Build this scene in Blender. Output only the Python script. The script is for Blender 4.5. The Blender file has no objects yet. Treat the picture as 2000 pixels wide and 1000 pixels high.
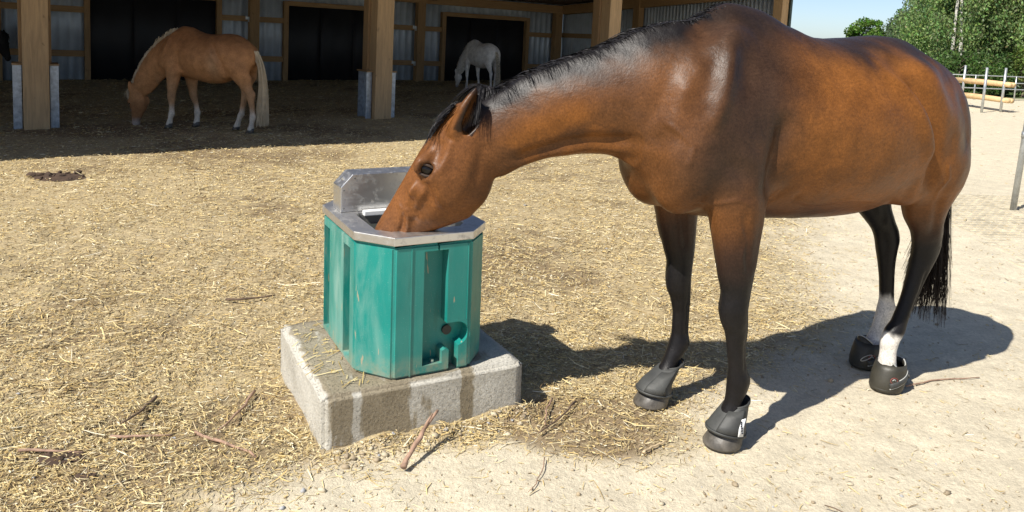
import bpy, bmesh, math, random
import numpy as np
from mathutils import Vector, Matrix, Euler

random.seed(7)
rng = np.random.default_rng(11)
scene = bpy.context.scene
COL = scene.collection

# ------------------------------------------------------------------ camera
PITCH, ROLL, CAM_H = math.atan(0.1227), math.radians(2.2), 1.5
F_ = Vector((0, math.cos(PITCH), -math.sin(PITCH)))
U0 = Vector((0, math.sin(PITCH), math.cos(PITCH)))
R_ = Vector((1, 0, 0)) * math.cos(ROLL) + U0 * math.sin(ROLL)
U_ = Vector((-1, 0, 0)) * math.sin(ROLL) + U0 * math.cos(ROLL)
cam_data = bpy.data.cameras.new('camera')
cam = bpy.data.objects.new('camera', cam_data)
COL.objects.link(cam)
cam.matrix_world = Matrix(((R_.x, U_.x, -F_.x, 0), (R_.y, U_.y, -F_.y, 0), (R_.z, U_.z, -F_.z, CAM_H), (0, 0, 0, 1)))
cam_data.lens = 27.0
cam_data.sensor_width = 36.0
cam_data.sensor_fit = 'HORIZONTAL'
cam_data.shift_y = -0.125
cam_data.clip_start = 0.05
cam_data.clip_end = 3000
scene.camera = cam

# ------------------------------------------------------------------ sky and sun
SUN_AZ = Vector((-0.74, -0.673)).normalized()        # horizontal direction towards the sun
SUN_EL = math.radians(49)
world = bpy.data.worlds.new('World')
scene.world = world
world.use_nodes = True
wn = world.node_tree
for n in list(wn.nodes): wn.nodes.remove(n)
wo = wn.nodes.new('ShaderNodeOutputWorld')
bgn = wn.nodes.new('ShaderNodeBackground')
sky = wn.nodes.new('ShaderNodeTexSky')
sky.sky_type = 'NISHITA'
sky.sun_disc = False
sky.sun_elevation = SUN_EL
sky.sun_rotation = math.atan2(SUN_AZ.x, SUN_AZ.y)
sky.altitude = 100
sky.air_density = 0.6
sky.dust_density = 0.6
sky.ozone_density = 1.0
bgn.inputs['Strength'].default_value = 0.096
wn.links.new(sky.outputs[0], bgn.inputs[0])
wn.links.new(bgn.outputs[0], wo.inputs[0])

sun_data = bpy.data.lights.new('sun', 'SUN')
sun_data.energy = 4.8
sun_data.angle = math.radians(0.53)
sun_data.color = (1.0, 0.95, 0.87)
sun = bpy.data.objects.new('sun', sun_data)
COL.objects.link(sun)
to_sun = Vector((SUN_AZ.x * math.cos(SUN_EL), SUN_AZ.y * math.cos(SUN_EL), math.sin(SUN_EL)))
sun.rotation_euler = (-to_sun).to_track_quat('-Z', 'Y').to_euler()

scene.view_settings.view_transform = 'Standard'
scene.view_settings.look = 'None'
scene.view_settings.exposure = 0.53
scene.view_settings.gamma = 1.0
scene.view_settings.use_curve_mapping = False

# ------------------------------------------------------------------ helpers
def tag(o, label=None, cat=None, group=None, kind=None):
    if label: o['label'] = label
    if cat: o['category'] = cat
    if group: o['group'] = group
    if kind: o['kind'] = kind
    return o

def empty(name, loc=(0, 0, 0), rot=(0, 0, 0)):
    o = bpy.data.objects.new(name, None)
    COL.objects.link(o)
    o.empty_display_size = 0.2
    o.location = loc
    o.rotation_euler = rot
    return o

def mesh_np(name, V, F, mat, parent=None, cols=None, smooth=False, attr='col'):
    """one mesh object from numpy arrays; F is (n,4) or (n,3)"""
    V = np.ascontiguousarray(V, dtype=np.float32); F = np.ascontiguousarray(F, dtype=np.int32)
    me = bpy.data.meshes.new(name)
    n, k = F.shape
    me.vertices.add(len(V)); me.vertices.foreach_set('co', V.ravel())
    me.loops.add(n * k); me.loops.foreach_set('vertex_index', F.ravel())
    me.polygons.add(n)
    me.polygons.foreach_set('loop_start', np.arange(0, n * k, k, dtype=np.int32))
    me.polygons.foreach_set('loop_total', np.full(n, k, dtype=np.int32))
    if smooth: me.polygons.foreach_set('use_smooth', np.ones(n, dtype=bool))
    me.update(calc_edges=True)
    if cols is not None:
        a = me.color_attributes.new(attr, 'FLOAT_COLOR', 'POINT')
        c = np.ones((len(V), 4), dtype=np.float32); c[:, :3] = cols
        a.data.foreach_set('color', c.ravel())
    if mat: me.materials.append(mat)
    o = bpy.data.objects.new(name, me)
    COL.objects.link(o)
    if parent: o.parent = parent
    return o

def obj_bm(name, bm, mat, parent=None, smooth=False, bevel=0.0, seg=2):
    me = bpy.data.meshes.new(name)
    bm.normal_update()
    bm.to_mesh(me); bm.free()
    if smooth:
        for p in me.polygons: p.use_smooth = True
    if mat: me.materials.append(mat)
    o = bpy.data.objects.new(name, me)
    COL.objects.link(o)
    if parent: o.parent = parent
    if bevel:
        m = o.modifiers.new('bevel', 'BEVEL'); m.width = bevel; m.segments = seg; m.limit_method = 'ANGLE'; m.angle_limit = math.radians(30)
    return o

def bm_box(bm, x0, x1, y0, y1, z0, z1, M=None):
    vs = [bm.verts.new((x, y, z)) for z in (z0, z1) for (x, y) in ((x0, y0), (x1, y0), (x1, y1), (x0, y1))]
    if M is not None:
        for v in vs: v.co = M @ v.co
    for f in ((3, 2, 1, 0), (4, 5, 6, 7), (0, 1, 5, 4), (1, 2, 6, 5), (2, 3, 7, 6), (3, 0, 4, 7)):
        bm.faces.new([vs[i] for i in f])
    return vs

def box(name, x0, x1, y0, y1, z0, z1, mat, parent=None, bevel=0.0):
    bm = bmesh.new(); bm_box(bm, x0, x1, y0, y1, z0, z1)
    return obj_bm(name, bm, mat, parent, bevel=bevel)

def bm_prism(bm, poly, axis, d0, d1):
    """extrude a 2D polygon; axis 'y': poly is (x,z); 'z': (x,y); 'x': (y,z)"""
    def P(a, b, d): return {'y': (a, d, b), 'z': (a, b, d), 'x': (d, a, b)}[axis]
    lo = [bm.verts.new(P(a, b, d0)) for a, b in poly]; hi = [bm.verts.new(P(a, b, d1)) for a, b in poly]
    n = len(poly)
    bm.faces.new(lo); bm.faces.new(hi[::-1])
    for i in range(n): bm.faces.new((lo[i], hi[i], hi[(i + 1) % n], lo[(i + 1) % n]))
    bmesh.ops.recalc_face_normals(bm, faces=bm.faces)

def bm_tube(bm, pts, radii, nseg=8, caps=True):
    pts = [Vector(p) for p in pts]
    rings = []
    for i, p in enumerate(pts):
        t = (pts[min(i + 1, len(pts) - 1)] - pts[max(i - 1, 0)]).normalized()
        ref = Vector((0, 0, 1)) if abs(t.z) < 0.9 else Vector((1, 0, 0))
        a = t.cross(ref).normalized(); b = a.cross(t).normalized()
        r = radii[i] if isinstance(radii, list) else radii
        ra, rb = r if isinstance(r, tuple) else (r, r)
        rings.append([bm.verts.new(p + a * (ra * math.cos(2 * math.pi * k / nseg)) + b * (rb * math.sin(2 * math.pi * k / nseg))) for k in range(nseg)])
    for i in range(len(rings) - 1):
        for k in range(nseg):
            bm.faces.new((rings[i][k], rings[i][(k + 1) % nseg], rings[i + 1][(k + 1) % nseg], rings[i + 1][k]))
    if caps:
        bm.faces.new(rings[0][::-1]); bm.faces.new(rings[-1])
    bmesh.ops.recalc_face_normals(bm, faces=bm.faces)

def tube(name, pts, radii, mat, parent=None, nseg=8, smooth=True):
    bm = bmesh.new(); bm_tube(bm, pts, radii, nseg)
    return obj_bm(name, bm, mat, parent, smooth=smooth)

# value noise in numpy
_perm = rng.random((256, 256)).astype(np.float32)
def vnoise(x, y):
    xi = np.floor(x).astype(int); yi = np.floor(y).astype(int)
    fx = x - xi; fy = y - yi
    fx = fx * fx * (3 - 2 * fx); fy = fy * fy * (3 - 2 * fy)
    a = _perm[xi & 255, yi & 255]; b = _perm[(xi + 1) & 255, yi & 255]
    c = _perm[xi & 255, (yi + 1) & 255]; d = _perm[(xi + 1) & 255, (yi + 1) & 255]
    return (a * (1 - fx) + b * fx) * (1 - fy) + (c * (1 - fx) + d * fx) * fy - 0.5
def fbm(x, y, o=4):
    s = 0; a = 1.0
    for i in range(o):
        s = s + a * vnoise(x * 2 ** i + 17.3 * i, y * 2 ** i + 5.1 * i); a *= 0.5
    return s
def sst(a, b, x):
    t = np.clip((x - a) / (b - a), 0, 1); return t * t * (3 - 2 * t)

# ------------------------------------------------------------------ materials
class NB:
    """small node builder"""
    def __init__(s, name):
        s.m = bpy.data.materials.new(name); s.m.use_nodes = True
        s.t = s.m.node_tree; s.b = s.t.nodes['Principled BSDF']; s.out = s.t.nodes['Material Output']
    def n(s, kind, **kw):
        nd = s.t.nodes.new('ShaderNode' + kind)
        for k, v in kw.items():
            if k.startswith('i_'): nd.inputs[k[2:].replace('_', ' ')].default_value = v
            else: setattr(nd, k, v)
        return nd
    def l(s, a, b): s.t.links.new(a, b)
    def coord(s, kind='Object', scale=None):
        c = s.n('TexCoord').outputs[kind]
        if scale:
            mp = s.n('Mapping'); mp.inputs['Scale'].default_value = scale; s.l(c, mp.inputs[0]); c = mp.outputs[0]
        return c
    def noise(s, co, scale, detail=4, rough=0.55, dist=0.0):
        nd = s.n('TexNoise'); nd.inputs['Scale'].default_value = scale; nd.inputs['Detail'].default_value = detail
        nd.inputs['Roughness'].default_value = rough; nd.inputs['Distortion'].default_value = dist
        s.l(co, nd.inputs['Vector']); return nd.outputs['Fac']
    def ramp(s, fac, stops):
        r = s.n('ValToRGB'); e = r.color_ramp.elements
        while len(e) < len(stops): e.new(0.5)
        for i, (p, c) in enumerate(stops):
            e[i].position = p; e[i].color = (*c, 1) if hasattr(c, '__len__') else (c, c, c, 1)
        s.l(fac, r.inputs[0]); return r.outputs[0]
    def mix(s, fac, a, b, mode='MIX'):
        m = s.n('Mix', data_type='RGBA', blend_type=mode)
        for i, v in ((0, fac), (6, a), (7, b)):
            if isinstance(v, bpy.types.NodeSocket): s.l(v, m.inputs[i])
            else: m.inputs[i].default_value = v if i == 0 else (*v, 1)
        return m.outputs[2]
    def math(s, op, a, b=None, c=None):
        m = s.n('Math', operation=op)
        for i, v in enumerate((a, b, c)):
            if v is None: continue
            if isinstance(v, bpy.types.NodeSocket): s.l(v, m.inputs[i])
            else: m.inputs[i].default_value = v
        return m.outputs[0]
    def bump(s, h, strength, dist=0.01, chain=None):
        b = s.n('Bump'); b.inputs['Strength'].default_value = strength; b.inputs['Distance'].default_value = dist
        s.l(h, b.inputs['Height'])
        if chain is not None: s.l(chain, b.inputs['Normal'])
        return b.outputs[0]
    def fin(s, col=None, rough=None, normal=None, metal=None, spec=None, **kw):
        for key, v in (('Base Color', col), ('Roughness', rough), ('Normal', normal), ('Metallic', metal), ('Specular IOR Level', spec)):
            if v is None: continue
            if isinstance(v, bpy.types.NodeSocket): s.l(v, s.b.inputs[key])
            else: s.b.inputs[key].default_value = (*v, 1) if key == 'Base Color' else v
        for k, v in kw.items(): s.b.inputs[k].default_value = v
        return s.m

def simple(name, col, rough=0.6, metal=0.0, var=0.25, scale=6.0, bump=0.0, bscale=60.0, spec=0.5, bdist=0.004):
    b = NB(name); co = b.coord()
    f = b.noise(co, scale, 5)
    c = b.mix(b.ramp(f, [(0.3, 0.0), (0.7, 1.0)]), tuple(max(0, x * (1 - var)) for x in col), tuple(min(1, x * (1 + var)) for x in col))
    nrm = b.bump(b.noise(co, bscale, 4), bump, bdist) if bump else None
    return b.fin(c, rough, nrm, metal, spec)

def mat_coat(name, rough=0.40, spec=0.22, fine=0.35):
    b = NB(name); co = b.coord()
    a = b.n('Attribute', attribute_name='col').outputs['Color']
    hair = b.noise(b.coord(scale=(1, 1, 0.45)), 260, 3, 0.6)
    mott = b.noise(co, 9, 5, 0.6)
    c = b.mix(0.7, a, b.ramp(mott, [(0.3, 0.62), (0.7, 1.28)]), 'MULTIPLY')
    c = b.mix(fine, c, b.ramp(hair, [(0.3, 0.35), (0.7, 1.5)]), 'MULTIPLY')
    coarse = b.noise(b.coord(scale=(.55, 1, .9)), 115, 3, .65)
    c = b.mix(.55, c, b.ramp(coarse, [(.3, .62), (.7, 1.34)]), 'MULTIPLY')
    n1 = b.bump(coarse, 0.30, 0.003, b.bump(hair, 0.22, 0.002))
    n2 = b.bump(b.noise(co, 24, 5, .6), 0.16, 0.012, n1)
    r = b.ramp(mott, [(0.25, rough - 0.06), (0.75, rough + 0.1)])
    m = b.fin(c, r, n2, 0.0, spec)
    return m

M = {}
M['coat'] = mat_coat('glossy_coat')
M['coat_dull'] = mat_coat('dull_coat', 0.6, 0.15)
# ------------------------------------------------------------------ horses: implicit surfaces meshed with surface nets
def hermite(xs, ys, x):
    xs = np.asarray(xs, float); ys = np.asarray(ys, float)
    d = np.diff(ys) / np.diff(xs)
    m = np.zeros_like(ys); m[0] = d[0]; m[-1] = d[-1]
    for i in range(1, len(xs) - 1):
        if d[i - 1] * d[i] > 0: m[i] = 2 * d[i - 1] * d[i] / (d[i - 1] + d[i])
    x = np.clip(x, xs[0], xs[-1])
    i = np.clip(np.searchsorted(xs, x) - 1, 0, len(xs) - 2)
    h = xs[i + 1] - xs[i]; t = (x - xs[i]) / h
    return ((2 * t ** 3 - 3 * t ** 2 + 1) * ys[i] + (t ** 3 - 2 * t ** 2 + t) * h * m[i] + (-2 * t ** 3 + 3 * t ** 2) * ys[i + 1] + (t ** 3 - t ** 2) * h * m[i + 1])

class Field:
    def __init__(s, lo, hi, h):
        s.lo = np.array(lo, float); s.h = h
        s.n = np.ceil((np.array(hi) - s.lo) / h).astype(int) + 1
        s.D = np.full(s.n, 0.5, np.float32)
    def sub(s, lo, hi, pad):
        a = np.clip(np.floor((np.array(lo) - pad - s.lo) / s.h).astype(int), 0, s.n - 1)
        b = np.clip(np.ceil((np.array(hi) + pad - s.lo) / s.h).astype(int) + 1, 1, s.n)
        sl = tuple(slice(a[i], b[i]) for i in range(3))
        ax = [(s.lo[i] + s.h * np.arange(a[i], b[i])).astype(np.float32) for i in range(3)]
        return sl, ax[0][:, None, None], ax[1][None, :, None], ax[2][None, None, :]
    def add(s, sl, d, k):
        D = s.D[sl]
        hh = np.clip(0.5 + 0.5 * (D - d) / k, 0, 1)
        s.D[sl] = D * (1 - hh) + d * hh - k * hh * (1 - hh)
    def cut(s, sl, d, k):
        D = s.D[sl]; d = -d
        hh = np.clip(0.5 + 0.5 * (d - D) / k, 0, 1)
        s.D[sl] = D * (1 - hh) + d * hh + k * hh * (1 - hh)
    def loft(s, o, S, U, V, st, k=0.05, n=2.0, cut=False):
        """st rows: s, u_top, u_bot, v_centre, v_half, taper_top, taper_bot ; frame o,S,U,V"""
        o, S, U, V = (np.array(q, float) for q in (o, S, U, V))
        st = np.array(st, float); st = st[np.argsort(st[:, 0])]
        pts = []
        for r in st:
            for u in (r[1], r[2]):
                for v in (r[3] - r[4], r[3] + r[4]): pts.append(o + S * r[0] + U * u + V * v)
        pts = np.array(pts)
        sl, X, Y, Z = s.sub(pts.min(0), pts.max(0), k + 0.03)
        X = X - o[0]; Y = Y - o[1]; Z = Z - o[2]
        f = lambda A: (X * np.float32(A[0]) + Y * np.float32(A[1]) + Z * np.float32(A[2]))
        ss, u, v = f(S), f(U), f(V)
        N = 6000; g = np.linspace(st[0, 0], st[-1, 0], N)
        tab = [hermite(st[:, 0], st[:, j], g).astype(np.float32) for j in range(1, 7)]
        idx = np.clip(((ss - st[0, 0]) / (st[-1, 0] - st[0, 0]) * (N - 1) + 0.5).astype(np.int32), 0, N - 1)
        top, bot, vc, vh, tt, tb = (t[idx] for t in tab)
        uc = 0.5 * (top + bot); ru = 0.5 * (top - bot) + 1e-4
        du = u - uc; dv = np.abs(v - vc)
        q = np.clip(du / ru, -1, 1)
        q2 = q * q
        rv = vh * (1 - np.where(q > 0, tt, tb) * q2) + 1e-4
        if n == 2.0: rho = np.sqrt((du / ru) ** 2 + (dv / rv) ** 2)
        else: rho = ((np.abs(du) / ru) ** n + (dv / rv) ** n) ** np.float32(1 / n)
        r = np.sqrt(du * du + dv * dv)
        d = np.where(rho > 0.02, r * (1 - 1 / np.maximum(rho, 0.02)), -np.minimum(ru, rv))
        e = np.maximum(st[0, 0] - ss, ss - st[-1, 0])
        d = np.where(e > 0, np.maximum(d, 0) + e * 0 + np.sqrt(np.maximum(d, 0) ** 2 + e * e) - np.maximum(d, 0), d)
        (s.cut if cut else s.add)(sl, d.astype(np.float32), k)
    def blob(s, c, r, k=0.05, rot=None, cut=False):
        """ellipsoid; rot = (yaw about z, pitch about y) degrees"""
        c = np.array(c, float); r = np.array(r, float)
        A = np.eye(3)
        if rot is not None: A = np.array(Euler((math.radians(rot[2]) if len(rot) > 2 else 0, math.radians(rot[1]), math.radians(rot[0]))).to_matrix())
        R = r.max()
        sl, X, Y, Z = s.sub(c - R, c + R, k + 0.02)
        X = X - c[0]; Y = Y - c[1]; Z = Z - c[2]
        p = [(X * A[0, i] + Y * A[1, i] + Z * A[2, i]) for i in range(3)]
        rho = np.sqrt((p[0] / r[0]) ** 2 + (p[1] / r[1]) ** 2 + (p[2] / r[2]) ** 2)
        l = np.sqrt(X * X + Y * Y + Z * Z)
        d = np.where(rho > 0.02, l * (1 - 1 / np.maximum(rho, 0.02)), -r.min())
        (s.cut if cut else s.add)(sl, d.astype(np.float32), k)
    def leg(s, radii, joints, k=0.04):
        """radii rows: z, front, back, side ; joints rows: z, x, y"""
        radii = np.array(radii, float); radii = radii[np.argsort(radii[:, 0])]; j = np.array(joints, float); j = j[np.argsort(j[:, 0])]
        st = []
        for z, f, b, w in radii:
            x = hermite(j[:, 0], j[:, 1], z); y = hermite(j[:, 0], j[:, 2], z)
            st.append((z, x + f, x - b, y, w, 0.12, 0.12))
        s.loft((0, 0, 0), (0, 0, 1), (1, 0, 0), (0, 1, 0), st, k)
    def mesh(s):
        D = s.D; I = D < 0
        nx, ny, nz = D.shape
        cnt = np.zeros((nx - 1, ny - 1, nz - 1), np.int8)
        for i in (0, 1):
            for j in (0, 1):
                for k in (0, 1): cnt += I[i:nx - 1 + i, j:ny - 1 + j, k:nz - 1 + k]
        act = np.argwhere((cnt > 0) & (cnt < 8))
        ids = np.full(cnt.shape, -1, np.int32)
        ids[act[:, 0], act[:, 1], act[:, 2]] = np.arange(len(act))
        cor = np.array([(i, j, k) for i in (0, 1) for j in (0, 1) for k in (0, 1)])
        val = np.stack([D[act[:, 0] + c[0], act[:, 1] + c[1], act[:, 2] + c[2]] for c in cor], 1)
        acc = np.zeros((len(act), 3)); num = np.zeros(len(act))
        for a in range(8):
            for b in range(a + 1, 8):
                if np.abs(cor[a] - cor[b]).sum() != 1: continue
                m = (val[:, a] < 0) != (val[:, b] < 0)
                t = val[:, a] / np.where(m, val[:, a] - val[:, b], 1)
                p = cor[a] + np.clip(t, 0, 1)[:, None] * (cor[b] - cor[a])
                acc += np.where(m[:, None], p, 0); num += m
        V = s.lo + s.h * (act + acc / num[:, None])
        F = []
        for ax in range(3):
            sa = [slice(1, -1)] * 3; sb = [slice(1, -1)] * 3
            sa[ax] = slice(0, -1); sb[ax] = slice(1, None)
            A = I[tuple(sa)]; B = I[tuple(sb)]
            e = np.argwhere(A != B)
            inn = A[e[:, 0], e[:, 1], e[:, 2]]
            base = e.copy()
            for q in range(3):
                if q != ax: base[:, q] += 1
            o1, o2 = [(1, 2), (2, 0), (0, 1)][ax]
            def cell(d1, d2):
                c = base.copy(); c[:, o1] -= d1; c[:, o2] -= d2
                return ids[c[:, 0], c[:, 1], c[:, 2]]
            q = np.stack([cell(1, 1), cell(0, 1), cell(0, 0), cell(1, 0)], 1)
            q[~inn] = q[~inn][:, ::-1]
            F.append(q)
        F = np.concatenate(F); F = F[(F >= 0).all(1)]
        return V, F

def vnormals(V, F):
    n = np.cross(V[F[:, 2]] - V[F[:, 0]], V[F[:, 3]] - V[F[:, 1]])
    N = np.zeros_like(V)
    for i in range(4):
        for a in range(3): N[:, a] += np.bincount(F[:, i], n[:, a], len(V))
    return N / (np.linalg.norm(N, axis=1, keepdims=True) + 1e-12)

def lap_smooth(V, F, it=2, lam=0.5):
    for _ in range(it):
        S = np.zeros_like(V); c = np.zeros(len(V))
        for i in range(4):
            a, b = F[:, i], F[:, (i + 1) % 4]
            for x in range(3): S[:, x] += np.bincount(a, V[b, x], len(V)) + np.bincount(b, V[a, x], len(V))
            c += np.bincount(a, minlength=len(V)) + np.bincount(b, minlength=len(V))
        V = V + lam * (S / c[:, None] - V)
    return V

def polydist(P, line):
    """distance of points (n,k) to a polyline (m,k)"""
    line = np.array(line, float); best = np.full(len(P), 1e9)
    for a, b in zip(line[:-1], line[1:]):
        ab = b - a; t = np.clip(((P - a) @ ab) / (ab @ ab + 1e-12), 0, 1)
        best = np.minimum(best, np.linalg.norm(P - (a + t[:, None] * ab), axis=1))
    return best

FORE = [(1.10, .09, .12, .075), (1.0, .11, .14, .09), (.93, .11, .132, .092), (.85, .100, .106, .086), (.75, .082, .086, .075), (.65, .068, .069, .063),
        (.58, .056, .057, .054), (.53, .058, .052, .055), (.48, .054, .051, .051), (.43, .042, .046, .041), (.36, .034, .042, .032), (.29, .034, .042, .032),
        (.24, .043, .052, .041), (.205, .041, .046, .038), (.165, .034, .036, .034), (.12, .037, .036, .040), (.07, .045, .04, .047), (.045, .045, .04, .046)]
HIND = [(1.28, .15, .10, .07), (1.14, .18, .15, .105), (1.03, .17, .185, .12), (.94, .145, .185, .112), (.86, .115, .160, .094), (.78, .092, .125, .075), (.70, .072, .092, .060),
        (.64, .058, .088, .051), (.60, .056, .078, .050), (.55, .052, .058, .046), (.49, .043, .046, .039), (.40, .036, .042, .034), (.31, .035, .041, .033),
        (.26, .045, .050, .041), (.215, .041, .045, .038), (.17, .034, .036, .035), (.12, .037, .036, .040), (.07, .046, .042, .050), (.045, .046, .042, .05)]
# x, top, bottom, centre y, half width, taper top, taper bottom
TRUNK = [(.34, 1.20, 1.04, 0, .06, .2, .2), (.28, 1.30, .975, 0, .14, .25, .2), (.20, 1.42, .90, 0, .195, .35, .2), (.08, 1.575, .848, 0, .23, .52, .2), (-.05, 1.645, .828, 0, .25, .60, .15),
         (-.18, 1.632, .818, 0, .275, .54, .12), (-.32, 1.575, .808, 0, .31, .36, .1), (-.45, 1.538, .80, 0, .332, .22, .1), (-.58, 1.532, .796, 0, .342, .16, .1),
         (-.72, 1.540, .80, 0, .338, .16, .1), (-.86, 1.552, .825, 0, .318, .2, .1), (-.97, 1.545, .87, 0, .29, .28, .1), (-1.07, 1.512, .92, 0, .255, .34, .1),
         (-1.17, 1.455, .98, 0, .21, .36, .1), (-1.26, 1.375, 1.04, 0, .155, .34, .1), (-1.33, 1.27, 1.08, 0, .08, .3, .1)]
HEAD = [(-.02, -.06, -.15, 0, .04, .2, .2), (.03, -.015, -.21, 0, .072, .2, .25), (.09, -.002, -.242, 0, .086, .15, .3), (.16, .003, -.262, 0, .096, .12, .35), (.22, .003, -.280, 0, .101, .12, .40),
        (.28, .002, -.290, 0, .098, .16, .42), (.34, .0, -.284, 0, .088, .22, .38), (.40, -.002, -.248, 0, .073, .28, .3), (.46, -.004, -.203, 0, .060, .3, .2),
        (.52, -.005, -.165, 0, .053, .25, .12), (.57, -.007, -.138, 0, .053, .2, .1), (.61, -.018, -.130, 0, .050, .15, .1), (.635, -.036, -.118, 0, .041, .1, .1), (.65, -.065, -.095, 0, .015, .1, .1)]

def build_body(h, neck, head, fore, hind, trunk=TRUNK, ears=((1, 0.0), (-1, 0.0)), lo=None, hi=None, fine=True):
    """one continuous horse surface in the horse's own frame: x forward, y left, z up, front feet near the origin.
    head = (poll point, forward-down direction, scale)"""
    T, S, hs = head
    T = np.array(T, float); S = np.array(S, float); S /= np.linalg.norm(S)
    hz = np.array([S[0], S[1], 0.0]) if S[0] > .01 else np.array([1.0, 0, 0]); hz /= np.linalg.norm(hz)
    Vv = np.array([-hz[1], hz[0], 0.0]); Uu = np.cross(S, Vv)
    G = Field(lo, hi, h)
    H = lambda s, u, v=0.0: T + hs * (S * s + Uu * u + Vv * v)
    G.loft((0, 0, 0), (1, 0, 0), (0, 0, 1), (0, 1, 0), trunk, 0.05, 2.15)
    G.loft((0, 0, 0), (1, 0, 0), (0, 0, 1), (0, 1, 0), neck, 0.09, 2.0) if isinstance(neck, list) else neck(G)
    hst = [(r[0] * hs, r[1] * hs, r[2] * hs, 0, r[4] * hs, r[5], r[6]) for r in HEAD]
    G.loft(T, S, Uu, Vv, hst, 0.035, 2.3)
    for sg in (1, -1):
        # shoulder blade, upper arm, breast, haunch, buttock, stifle, hip point
        G.blob((.11, sg * .125, 1.30), (.10, .06, .26), .11, (0, -24))
        G.blob((.15, sg * .15, 1.07), (.14, .075, .12), .09, (0, 25))
        G.blob((.00, sg * .185, 1.07), (.115, .062, .19), .08, (0, 12))
        G.blob((.20, sg * .085, .98), (.09, .075, .10), .08)
        G.blob((-1.02, sg * .15, 1.20), (.21, .125, .24), .09, (0, 10))
        G.blob((-1.17, sg * .105, 1.12), (.135, .10, .23), .08, (0, -8))
        G.blob((-.95, sg * .185, 1.0), (.105, .08, .15), .08, (0, -20))
        G.blob((-.84, sg * .225, 1.38), (.08, .045, .05), .10)
        # cheek, brow, lips, nostril rim
        G.blob(H(.245, -.185, sg * .050), np.array((.115, .036, .105)) * hs, .03, (0, 0))
        G.blob(H(.250, -.060, sg * .074), np.array((.060, .026, .045)) * hs, .035)
        G.blob(H(.35, -.085, sg * .062), np.array((.05, .018, .03)) * hs, .035)
        if fine:
            G.blob(H(.60, -.045, sg * .044), np.array((.03, .018, .03)) * hs, .015)
            G.blob(H(.605, -.045, sg * .062), np.array((.012, .012, .02)) * hs, .008, cut=True)
            G.blob(H(.55, -.108, sg * .034), np.array((.045, .02, .022)) * hs, .015)
            G.blob(H(.266, -.060, sg * .106), np.array((.030, .018, .024)) * hs, .012, cut=True)
    for joints in fore: G.leg(FORE, joints, .045)
    for joints in hind: G.leg(HIND, joints, .05)
    global EARS
    EARS = []
    for sg, back in ears:
        # ear: tapered cup, hollow turned outwards
        base = H(.105, -.082, sg * .058); tip = H(-.076, -.062 - back, sg * .080)
        A = tip - base; Ln = np.linalg.norm(A); A /= Ln
        out = Vv * sg * .42 - Uu * .85; out -= A * (out @ A); out /= np.linalg.norm(out)
        W = np.cross(A, out)
        q = Ln
        EARS.append((base, A, out, q))
        G.loft(base, A, out, W, [(-.01, .03 * hs, -.03 * hs, 0, .040 * hs, 0, 0), (.25 * q, .030 * hs, -.032 * hs, 0, .046 * hs, 0, 0), (.5 * q, .024 * hs, -.03 * hs, 0, .046 * hs, 0, 0),
                                 (.75 * q, .012 * hs, -.024 * hs, 0, .032 * hs, 0, 0), (q, -.004, -.012, 0, .006, 0, 0)], .014)
        if fine:
            G.loft(base + out * .022 * hs, A, out, W, [(.10 * q, .02, -.012, 0, .008, 0, 0), (.35 * q, .03, -.022, 0, .030, 0, 0), (.6 * q, .03, -.022, 0, .030, 0, 0), (.85 * q, .02, -.02, 0, .015, 0, 0), (.95 * q, .0, -.012, 0, .003, 0, 0)], .008, cut=True)
    V, F = G.mesh()
    V = lap_smooth(V, F, 2, .4)
    return V, F, H

def sculpt(V, F, strokes, midy=lambda x: 0 * x):
    """strokes: (points in x,z), radius, height): ridges (+) and grooves (-) on both flanks"""
    N = vnormals(V, F); P = V[:, [0, 2]]; D = np.zeros(len(V))
    side = np.abs(V[:, 1] - midy(V[:, 0]))
    for pts, r, a, ymin, *sgn in strokes:
        d = polydist(P, pts)
        ends = np.minimum(np.linalg.norm(P - np.array(pts[0]), axis=1), np.linalg.norm(P - np.array(pts[-1]), axis=1))
        D += a * np.exp(-(d / r) ** 2) * sst(ymin - .03, ymin + .03, side) * (.15 + .85 * sst(0, 3.0 * r, ends)) * ((V[:, 1] * sgn[0] > 0) if sgn else 1.0)
    return V + N * D[:, None]

# ---- the bay horse drinking at the trough
HORSE_O = Vector((.748, 2.894, 0)); HORSE_YAW = math.atan2(-.451, -.893)
def bend(x):
    t = np.maximum(0, np.asarray(x, float) - .15); return -0.64 * t * t / (t + .15)
NECK = [(.0, 1.55, 1.0, 0, .175, .6, .2), (.15, 1.575, 1.0, 0, .17, .62, .3), (.30, 1.538, 1.060, float(bend(.30)), .142, .6, .35), (.42, 1.472, 1.072, float(bend(.42)), .120, .55, .38),
        (.57, 1.400, 1.050, float(bend(.57)), .102, .5, .38), (.67, 1.343, 1.010, float(bend(.67)), .094, .45, .35), (.74, 1.288, .970, float(bend(.74)), .088, .4, .3), (.82, 1.225, .972, float(bend(.82)), .076, .3, .3), (.875, 1.17, 1.03, float(bend(.875)), .045, .3, .3)]
fore_near = [(1.1, .04, .165), (.95, .02, .18), (.85, .012, .185), (.75, .008, .19), (.58, -.010, .19), (.52, -.008, .19), (.44, -.026, .19), (.33, -.036, .19), (.24, -.056, .188), (.20, -.055, .186), (.16, -.045, .185), (.10, -.032, .183), (.04, -.028, .183)]
fore_far = [(1.1, .04, -.165), (.95, .0, -.18), (.85, -.015, -.185), (.75, -.03, -.19), (.58, -.058, -.19), (.50, -.060, -.19), (.44, -.072, -.19), (.33, -.08, -.19), (.24, -.078, -.188), (.20, -.060, -.186), (.16, -.035, -.185), (.10, .0, -.183), (.04, .022, -.183)]
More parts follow.
